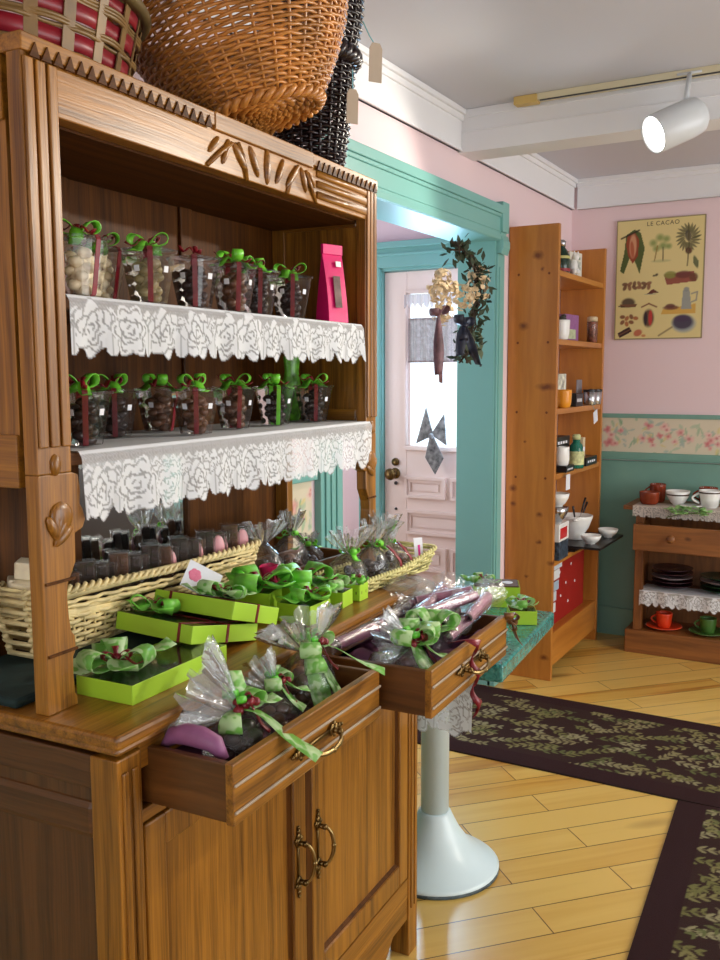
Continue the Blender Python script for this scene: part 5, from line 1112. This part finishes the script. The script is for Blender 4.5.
# shelf 5: fondue set on a black tray, a tower of dishes
FT = .584
t = thing('black_tray', 'black lacquer tray under the fondue set, jutting from the bookcase', 'tray', (-1.285, 4.46, .5535)); MB().box(-.13, .155, -.21, .225, .018, .030).build('tray_top', BLK, t, False, .003); MB().box(-.12, .03, -.20, .20, 0, .018).build('tray_foot', BLK, t)
t = thing('fondue_pot', 'white china fondue pot with two lugs on the black tray', 'fondue pot', (-1.315, 4.46, FT)); MB().lathe([(.05, 0), (.055, .004), (.048, .03), (.066, .055), (.084, .105), (.086, .118), (.080, .118), (.07, .07), (.001, .05)], 30, cap=False).build('body', CER, t, True); m = MB()
for s in (-1, 1): m.sphere((.03, s*.095, .108), (.014, .022, .008), 10, 6)
m.build('lug', CER, t, True)
for i, (a, e, lb) in enumerate(((-.9, .9, 'nearest the steel bowl'), (.35, .85, 'in the middle'), (.95, .8, 'farthest right over the pot rim'))):
    q = thing('fondue_fork', 'black-handled fondue fork in the white pot, ' + lb, 'fork', (-1.31, 4.46+.02*i, FT+.060), 0, 'fondue forks'); d = Vector((.15*math.cos(a), math.sin(a), e)).normalized(); MB().tube([d*.0, d*.08], .0016, 6).build('prong', STEEL, q, True); MB().tube([d*.075, d*.150], [.004, .006], 8).build('black_handle', BLK, q, True)
bowl('dip_bowl', 'small white dip bowl in front of the fondue pot', (-1.205, 4.355, FT), .050, .042, CER, 'white dip bowls'); bowl('dip_bowl', 'small white dip bowl at the outer end of the black tray', (-1.18, 4.575, FT), .050, .042, CER, 'white dip bowls')
boxy('blue_tin', 'blue and black patterned tin at the bottom of the dish tower', (-1.30, 4.085, .553), (.09, .135, .085), plain('tin_pattern', srgb(60, 74, 88), .4, noise=.9, nscale=60), 0, 'tin')
boxy('red_dish_box', 'white box holding a red dish above the blue tin', (-1.30, 4.085, .639), (.09, .145, .082), CER, 0, 'box', None, lambda t, x, y, z: MB().box(x/2, x/2+.001, -y*.40, y*.3, .012, z*.75).build('red_picture', plain('red_enamel', srgb(196, 28, 34), .3), t))
t = bowl('steel_bowl', 'polished steel bowl on the red dish box', (-1.29, 4.095, .722), .050, .070, STEEL)
bowl('white_bowl', 'white bowl on top of the dish tower', (-1.29, 4.095, .793), .052, .062, CER)
for i in range(6):
    boxy('leaflet_bundle', ordn[i].capitalize() + ' leaflet from the top of the fanned pile below the dishes', (-1.300-.004*(i % 2), 4.145-.018*i, .490-.050*i), (.004, .12-.008*i, .045), plain('leaflet_paper_%d' % (i % 3), srgb(*[(196, 206, 216), (216, 220, 224), (160, 180, 200)][i % 3]), .7), 0, 'leaflet', 'leaflets in the bookcase')
def dots(t, x, y, z):
    for dy, dz in ((-.12, .24), (-.02, .17), (-.10, .12), (.06, .25), (.13, .15), (.02, .07)): MB().lathe([(.007, 0), (.007, .0012)], 12, (x/2, dy, dz), R=Ry(PI/2)).build('white_dot', STICK, t)
boxy('red_dotted_box', 'big red box with white dots on the bottom bookcase board behind the leaflets', (-1.385, 4.36, .2125), (.13, .58, .300), plain('red_card', srgb(158, 30, 24), .5), 0, 'box', None, dots)
# ================================================================== LOW CABINET
KX, KX1, KY, KY1 = -1.088, .02, 4.612, 4.872
cb = thing('low_cabinet', 'low brown wooden cabinet with an open drawer and lace shelf below the poster', 'cabinet', (0, 0, 0))
MB().box(KX-.02, KX1+.02, KY-.035, KY1, .730, .752).build('top', cabw['x'], cb, False, .004)
for x0 in (KX+.035, KX1-.075): MB().box(x0, x0+.04, KY, KY+.04, .118, .73).build('post', cabw['z'], cb, False, .003)
for x0 in (KX+.035, KX1-.05): MB().box(x0, x0+.016, KY+.035, KY1, .118, .73).build('side_panel', cabw['z'], cb)
MB().box(KX+.04, KX1-.04, KY1-.012, KY1, .118, .73).build('back_panel', cabw['z'], cb)
MB().box(KX, KX1, KY-.018, KY1, 0, .118).build('plinth', cabw['x'], cb, False, .004)
MB().box(KX+.05, KX1-.05, KY+.01, KY1-.012, .305, .322).build('shelf', cabw['x'], cb)
MB().box(KX+.05, KX1-.05, KY+.004, KY+.03, .70, .73).build('rail', cabw['x'], cb)
dr = MB().box(KX+.050, KX1-.09, KY-.118, KY-.098, .545, .672).build('drawer', cabw['x'], cb, False, .003)
for x0 in (KX+.055, KX1-.107): MB().box(x0, x0+.012, KY-.10, KY+.16, .55, .665).build('drawer_side', cabw['y'], dr)
MB().box(KX+.06, KX1-.1, KY-.10, KY+.16, .552, .560).build('drawer_bottom', cabw['x'], dr)
for x in (-.855, -.25): MB().lathe([(.010, 0), (.012, .012), (.020, .020), (.020, .027), (.012, .034), (0, .035)], 18, (x, KY-.118, .615), R=Rx(PI/2)).build('drawer_knob', cabw['y'], dr, True)
c = lace_canvas(.50, .14, .055, .0035, .05, net=.55, seed=31); c.c[..., :3] = srgb(226, 216, 206)[:3]
o = c.mesh('lace_mat', lambda x, y: (-1.06+x, np.where(y < .14, KY+.100-y, KY-.041), np.where(y < .14, .7532, .7532-(y-.14))), LACE, None, True); tag(o, 'cream lace mat draped over the low cabinet top edge', 'lace mat')
c = lace_canvas(.96, .16, .082, .0035, .075, net=.45, seed=33)
o = c.mesh('lace_shelf_edging', lambda x, y: (-1.025+x, np.where(y < .16, KY+.160-y, KY-.001-.004*np.sin(x*60)), np.where(y < .16, .3230, .3230-(y-.16))), LACE, None, True); tag(o, 'white lace edging hanging from the low cabinet middle shelf', 'lace edging')
mug('brown_mug', 'tall brown glazed mug behind the brown cup on the low cabinet', (-.985, 4.775, .754), .040, .090, TERRA, PI*.55, taper=.95)
t = mug('brown_cup', 'squat brown glazed cup at the cabinet end beside the white bowl', (-1.0, 4.66, .754), .050, .062, TERRA, PI*1.5, cat='cup', hd=False, inner=TERRA)
bowl('banded_bowl', 'white bowl with a dark rim band beside the brown cup', (-.868, 4.68, .754), .058, .072, CER, None, 'bowl', plain('dark_band', srgb(74, 52, 44), .4))
mug('brown_mug', 'brown glazed mug behind the white banded jug', (-.742, 4.78, .754), .045, .085, TERRA, PI*.6, taper=.95)
t = mug('white_jug', 'white jug with dark rim band on the low cabinet', (-.715, 4.66, .754), .052, .085, CER, PI*.6, cat='jug', taper=.75); MB().lathe([(.0525, .072), (.0525, .079)], 28, cap=False).build('band', MATS['dark_band'], t, True)
t = thing('white_saucer', 'white saucer between the banded bowl and the jug', 'saucer', (-.795, 4.635, .7535)); MB().lathe([(.03, 0), (.034, .003), (.055, .010), (.053, .012), (.001, .006)], 24, cap=False).build('dish', CER, t, True)
m = MB(); mf = MB(); rg = random.Random(8); t = thing('leaf_sprig', 'pale green artificial leaf sprig lying over the open cabinet drawer', 'leaf sprig', (-.80, KY-.060, .716))
m.tube([(-.09, -.02, -.005), (-.03, 0, .012), (.04, .005, .02), (.10, 0, .02)], .0025, 6); m.build('stem', plain('sprig_stem', srgb(110, 130, 70), .6), t, True)
for k in range(60):
    cx = rg.uniform(-.09, .10); a = rg.uniform(0, 6.28); e = rg.uniform(-.2, .7); d = Vector((math.cos(a), math.sin(a), e)).normalized(); l = rg.uniform(.024, .042); sd = d.cross(Vector((0, 0, 1))).normalized(); c0 = Vector((cx, rg.uniform(-.02, .03), .012+rg.uniform(0, .03)))
    mf.strip([c0, c0+d*l*.5+Vector((0, 0, .004)), c0+d*l], [sd*.002, sd*l*.42, sd*.001])
mf.build('leaves', plain('sprig_leaf', srgb(150, 196, 120), .5, noise=.3, nscale=40), t)
def plates(label, x, y, mat, n, r, rimmat):
    for i in range(n):
        t = thing('dinner_plate', label + ', ' + ordn[i] + ' from the bottom', 'plate', (x, y, .324+i*.0205), 0, label.split(' of ')[0].replace('plate in the', 'plates in the')); MB().lathe([(r*.55, 0), (r*.6, .003), (r*.98, .016), (r, .019), (r*.97, .019), (r*.6, .008), (.001, .007)], 36, cap=False).build('dish', rimmat if i in (1, 2) and n > 3 and i == 2 else mat, t, True)
PLUM = plain('plum_glaze', srgb(66, 34, 44), .25); DG = plain('dark_green_glaze', srgb(28, 62, 40), .25); PR = plain('grey_rim_glaze', srgb(150, 136, 138), .3)
plates('plum plate in the stack of dark plates on the lace shelf', -.895, 4.755, PLUM, 5, .100, PR); plates('green plate in the stack of green plates on the lace shelf', -.660, 4.755, DG, 4, .100, PR)
def saucer_cup(cl, x, y, mat, lab, rim):
    t = thing('saucer', lab + ' saucer on the cabinet plinth', 'saucer', (x, y, .119)); MB().lathe([(.045, 0), (.05, .003), (.088, .016), (.086, .019), (.05, .008), (.001, .007)], 36, cap=False).build('dish', mat, t, True); MB().lathe([(.083, .0135), (.0895, .0165)], 36, cap=False).build('patterned_rim', rim, t, True)
    mug(cl, lab + ' cup on its saucer below the lace edging', (x, y, .127), .040, .075, mat, PI*.55, 'cup', taper=.85, inner=plain('dark_inside', srgb(40, 36, 34), .4))
RIMP = plain('patterned_rim_glaze', srgb(190, 190, 186), .4, noise=.8, nscale=90)
saucer_cup('orange_red_cup', -.915, 4.690, plain('orange_red_glaze', srgb(216, 62, 26), .3), 'orange-red', RIMP); saucer_cup('green_cup', -.705, 4.690, plain('leaf_green_glaze', srgb(66, 106, 44), .3), 'leaf-green', RIMP)
# ================================================================== POSTER
PX, PZ, PW, PH = -1.256, 1.578, .436, .606
po = thing('botanical_poster', 'old-fashioned cocoa poster with fruits and pots hanging on the pink far wall', 'poster', (PX, 4.892, PZ))
c = Canvas(PW, PH, .0032, srgb(226, 208, 146)); s = srgb; Wd, Hh = 540, 740   # drawn in the poster's own proportions
def E(x, y, rx, ry, a, col, op=.9, soft=.3, leaf=0): c.ell((x)/Wd*PW, PH-(y)/Hh*PH, rx/Wd*PW, ry/Hh*PH, a, s(*col), soft, op, leaf)
def Ln(pts, r, col): c.line([(x/Wd*PW, PH-y/Hh*PH) for x, y in pts], r, s(*col), .9)
def Pg(pts, col): c.poly([(x/Wd*PW, PH-y/Hh*PH) for x, y in pts], s(*col))
Pg([(60, 90), (110, 60), (150, 80), (178, 180), (150, 335), (120, 260), (92, 215), (50, 330), (26, 310), (50, 200)], (84, 96, 50)); Pg([(70, 90), (110, 72), (140, 120), (138, 220), (104, 270), (76, 220), (60, 150)], (150, 70, 44)); E(104, 160, 26, 84, 0, (214, 160, 120)); E(100, 180, 14, 60, .1, (176, 90, 60)); Ln([(30, 110), (140, 66)], .006, (50, 50, 34))
for x, y, r in ((230, 150, 32), (270, 120, 34), (310, 130, 30), (290, 170, 34), (250, 185, 30), (325, 175, 26)): E(x, y, r, r*.9, 0, (110, 140, 70), .75, .7)
Ln([(240, 260), (256, 170)], .004, (150, 120, 60)); Ln([(292, 260), (290, 180)], .004, (90, 80, 50)); E(280, 262, 70, 10, 0, (170, 170, 120), .5)
for k in range(22): a = k*.6; E(440+46*math.cos(a), 130+58*math.sin(a), 34, 9, -a+.3, (92, 88, 58), .85, .4, 1)
E(440, 120, 22, 40, .2, (80, 76, 66)); E(446, 210, 24, 24, 0, (84, 44, 36)); Ln([(440, 300), (446, 180), (440, 60)], .004, (90, 80, 50)); E(490, 280, 16, 46, .3, (84, 92, 60), .9, .3, 1)
for k in range(12): E(60+(k % 6)*30, 395+(k//6)*22, 22, 13, k*.7, (132, 84, 62) if k % 2 else (104, 64, 50))
Pg([(300, 345), (480, 335), (500, 395), (320, 410)], (150, 86, 70)); E(340, 350, 44, 26, 0, (140, 140, 70)); E(420, 352, 60, 26, 0, (110, 60, 52)); E(480, 370, 30, 30, 0, (110, 70, 50)); E(256, 345, 12, 9, .6, (60, 44, 32)); E(240, 350, 10, 7, 0, (60, 44, 32))
Pg([(200, 460), (236, 430), (276, 456)], (104, 54, 44)); E(220, 462, 40, 4, 0, (140, 150, 140)); E(84, 510, 50, 34, 0, (62, 44, 44)); Pg([(30, 520), (140, 520), (130, 540), (40, 540)], (120, 84, 60)); Ln([(24, 530), (60, 536)], .004, (70, 50, 40))
Pg([(300, 560), (500, 530), (500, 590), (290, 590)], (214, 170, 84)); E(350, 550, 56, 16, 0, (120, 70, 54)); E(346, 540, 34, 16, 0, (104, 60, 56)); Pg([(420, 450), (460, 450), (474, 560), (412, 560)], (156, 158, 150)); E(440, 442, 20, 16, 0, (140, 144, 140)); Ln([(472, 470), (506, 460), (500, 510), (474, 520)], .005, (150, 146, 134))
E(214, 610, 40, 64, 0, (74, 28, 34)); E(226, 608, 14, 56, 0, (196, 60, 56)); E(196, 612, 12, 52, 0, (44, 34, 44)); Ln([(170, 540), (214, 520), (262, 542)], .005, (120, 60, 44))
for k in range(7): E(50+(k % 4)*28, 598+(k//4)*34+(k % 2)*10, 20, 14, k, (168, 92, 56) if k % 2 else (120, 62, 44))
Pg([(20, 700), (96, 660), (112, 690), (36, 730)], (70, 44, 40)); Ln([(26, 715), (104, 676)], .003, (130, 90, 70)); E(150, 700, 32, 24, .4, (190, 96, 72)); E(186, 718, 16, 10, 0, (200, 130, 80))
E(430, 650, 82, 62, 0, (150, 160, 164)); E(424, 640, 72, 52, 0, (60, 44, 70)); E(420, 620, 56, 24, 0, (78, 60, 84)); Ln([(280, 720), (360, 670)], .006, (150, 130, 90))
Ln([(2, 2), (538, 2), (538, 738), (2, 738), (2, 2)], .003, (130, 116, 78))
c.mesh('printed_sheet', lambda x, y: (x, np.full(x.shape, -.0065), y), attrmat('poster_print', rough=.55), po)
MB().box(0, PW, -.006, .006, 0, PH).build('backing_board', plain('poster_edge', srgb(120, 100, 70), .6), po)
words(po, 'LE CACAO', (PW*.53, -.0068, PH*.955), .030, plain('poster_ink', srgb(84, 70, 48), .7), (PI/2, 0, 0), 1.15)
# ================================================================== TRACK LIGHT
CREAM = plain('cream_track', srgb(214, 204, 170), .4)
t = thing('light_track', 'cream ceiling track running along the white beam', 'light track', (0, 3.352, CZ)); MB().box(-1.16, 2.3, -.018, .018, -.024, 0).build('rail', CREAM, t, False, .002); MB().box(-1.25, -1.16, -.022, .022, -.030, 0).build('end_feed', plain('yellowed_plastic', srgb(206, 176, 104), .5), t, False, .004); MB().box(-1.15, 2.3, -.019, -.010, -.027, -.024).build('slot', BLK, t)
t = thing('track_spotlight', 'white cylindrical spotlight hanging from the ceiling track, switched on', 'spotlight', (-.650, 3.27, 2.225))
LAMPW = plain('white_lamp_metal', srgb(208, 212, 214), .3)
LDv = Vector((-.66, -.60, -.40)).normalized(); RL = Vector((0, 0, 1)).rotation_difference(LDv).to_matrix()
MB().lathe([(.0, -.095), (.045, -.092), (.060, -.075), (.064, -.04), (.064, .095), (.062, .098), (.058, .094), (.055, .08)], 36, R=RL, cap=False).build('lamp_housing', LAMPW, t, True)
MB().lathe([(.057, .089), (.04, .092), (.0, .094)], 32, R=RL, cap=False).build('glowing_lens', plain('lamp_glow', (1, .96, .9, 1), .5, emit=9), t, True)
m = MB().tube([(.02, .02, .05), (.02, .03, .10), (.02, .07, .175)], .009, 8).box(-.02, .06, .062, .10, .172, .180); m.build('stem', LAMPW, t, True)
# ================================================================== WREATH AND BOWS
rg = random.Random(12); t = thing('dried_swag', 'dried flower swag with a navy bow hanging at the top of the cased opening', 'swag', (-1.425, 3.245, 1.69))
m = MB(); mg = MB(); mt = MB(); C0 = Vector((.0, 0, -.02)); 
def arc(a): return C0 + Vector((.015*math.sin(a*3), .185*math.cos(a), .215*math.sin(a)))
for k in range(8):
    P = [arc(-1.35+2.95*i/16)+Vector((rg.uniform(-.02, .02), rg.uniform(-.02, .02), rg.uniform(-.02, .02))) for i in range(17)]; mt.tube(P, .004, 5)
mt.build('twig_hoop', plain('vine_twig', srgb(66, 52, 34), .8), t, True)
for k in range(230):
    a = -1.2+2.75*k/230+rg.uniform(-.05, .05); p = arc(a)+Vector((rg.uniform(-.045, .045), rg.uniform(-.045, .045), rg.uniform(-.045, .045))); d = Vector((rg.gauss(0, 1), rg.gauss(0, 1), rg.gauss(0, 1))).normalized(); sd = d.orthogonal().normalized(); l = rg.uniform(.022, .045); mg.strip([p, p+d*l*.5, p+d*l], [sd*.002, sd*l*.22, sd*.001], .0004)
mg.build('dark_leaves', plain('dried_leaf', srgb(58, 70, 46), .7, noise=.5, nscale=30), t)
CRM = plain('dried_hydrangea', srgb(222, 196, 156), .8, noise=.35, nscale=60)
for (dx, dy, dz, r) in ((.0, -.175, .01, .046), (.0, -.125, -.06, .050), (.02, -.11, .02, .038), (.0, .045, .005, .052), (.02, .14, .045, .058), (.01, .165, .095, .046), (.0, -.15, .06, .034)):
    f = MB()
    for k in range(46):
        d = Vector((rg.gauss(0, 1), rg.gauss(0, 1), rg.gauss(0, 1))).normalized(); p = Vector((dx, dy, dz))+d*r*rg.uniform(.6, 1); sd = d.orthogonal().normalized(); e = d.cross(sd); f.strip([p-e*.010, p+d*.003, p+e*.010], [sd*.004, sd*.010, sd*.004], .0004)
    f.build('dried_flower_head', CRM, t)
m = MB()
for k in range(14): p = Vector((rg.uniform(-.01, .03), rg.uniform(.05, .19), rg.uniform(-.20, -.10))); d = Vector((rg.uniform(-.2, .2), rg.uniform(0, .8), -1)).normalized(); sd = Vector((0, 1, 0)).cross(d).normalized(); m.strip([p, p+d*.025, p+d*.05], [sd*.003, sd*.011, sd*.001], .0004)
m.build('pale_leaves', plain('sage_leaf', srgb(132, 140, 108), .7, noise=.3), t)
m = MB(); bow_mesh(m, (.02, .0, -.105), .065, .018, [(.1, -1, .5), (.1, .9, .35), (.2, -.4, -.8)], [((.15, .55, -.6), .14, .05), ((.1, -.5, -.6), .09, .05)]); knot(m, (.025, 0, -.105), .014); m.build('navy_bow', plain('navy_ribbon', srgb(30, 34, 52), .45), t, True)
m = MB(); bow_mesh(m, (.0, -.175, -.075), .055, .018, [(.1, -1, .2), (.1, .8, .5)], [((.05, -.1, -1), .19, .03), ((.0, .10, -1), .22, .03)]); m.build('mauve_ribbon', plain('mauve_brown_ribbon', srgb(116, 82, 88), .5, noise=.4, nscale=40), t, True)
PAT = plain('patterned_cloth', srgb(124, 122, 118), .8, noise=.75, nscale=38)
t = thing('cloth_bow', 'patterned cloth bow with hanging tails on the porch door glass', 'bow', (-1.872, 3.965, 1.105)); m = MB()
def wing(pts): m.prism(pts, lambda u, v: (u, -.006+.02*abs(u), v), (.0, .008, .0))
wing([(-.006, .0), (.006, .02), (-.030, .145), (-.085, -.035)]); wing([(.0, .02), (.012, .0), (.078, -.040), (.066, .115)]); wing([(-.012, 0), (.012, 0), (.062, -.10), (.018, -.18), (-.035, -.10)]); m.build('cloth', PAT, t, False, .003); MB().sphere((0, -.012, .004), (.014, .012, .016), 10, 6).build('knot', PAT, t, True)
# ================================================================== LIGHT
wd = bpy.data.worlds.new('daylight'); S.world = wd; wd.use_nodes = True
bg = wd.node_tree.nodes['Background']; bg.inputs[0].default_value = (.80, .90, 1.0, 1); bg.inputs[1].default_value = 1.6
def area(name, loc, rot, sx, sy, e, col=(1, 1, 1)):
    l = bpy.data.lights.new(name, 'AREA'); l.shape = 'RECTANGLE'; l.size = sx; l.size_y = sy; l.energy = e; l.color = col
    o = bpy.data.objects.new(name, l); COL.objects.link(o); o.location = loc; o.rotation_euler = rot; return o
# daylight through the two shop windows and the porch door glass
area('daylight_right_window', (RX-.02, 2.85, 1.32), (0, PI/2, 0), 1.55, 3.1, 52, (1, .99, .96))
area('daylight_back_window', (.5, BY+.02, 1.4), (PI/2, 0, 0), 2.5, 1.4, 14, (1, 1, 1))
area('daylight_porch_door', (-1.84, PY-.03, 1.42), (-PI/2, 0, 0), .35, .7, 14, (.45, .72, 1))
area('added_porch_fill', (-2.92, 3.1, 1.45), (0, -PI/2, 0), .9, .85, 9, (.85, .93, 1))  # added fill lamp at the unseen side window, brightens the porch and its door
def spot(name, loc, to, e, ang, col=(1, .92, .78), blend=.5, size=.04):
    l = bpy.data.lights.new(name, 'SPOT'); l.energy = e; l.spot_size = math.radians(ang); l.spot_blend = blend; l.color = col; l.shadow_soft_size = size
    o = bpy.data.objects.new(name, l); COL.objects.link(o); o.location = loc
    o.rotation_euler = (Vector(to)-Vector(loc)).to_track_quat('-Z', 'Y').to_euler(); return o
LAMP = Vector((-.665, 3.27, 2.215))+Vector((-.66, -.60, -.40)).normalized()*.10
LD = Vector((-.62, -.70, -.36)).normalized()
spot('track_spot_light', LAMP+LD*.012, LAMP+LD, 22, 95)
spot('track_spot_hutch', (.65, 3.30, 2.2), HW(-.1, -.35, 1.58), 120, 44)
spot('track_spot_back', (1.6, 3.30, 2.2), (-.4, 3.2, 0), 60, 80)
S.view_settings.view_transform = 'Standard'; S.view_settings.look = 'None'; S.view_settings.gamma = 1; S.view_settings.exposure = .2
S.view_settings.use_curve_mapping = False
S.cycles.use_denoising = True; S.cycles.transparent_max_bounces = 24; S.cycles.max_bounces = 8; S.cycles.sample_clamp_indirect = 6
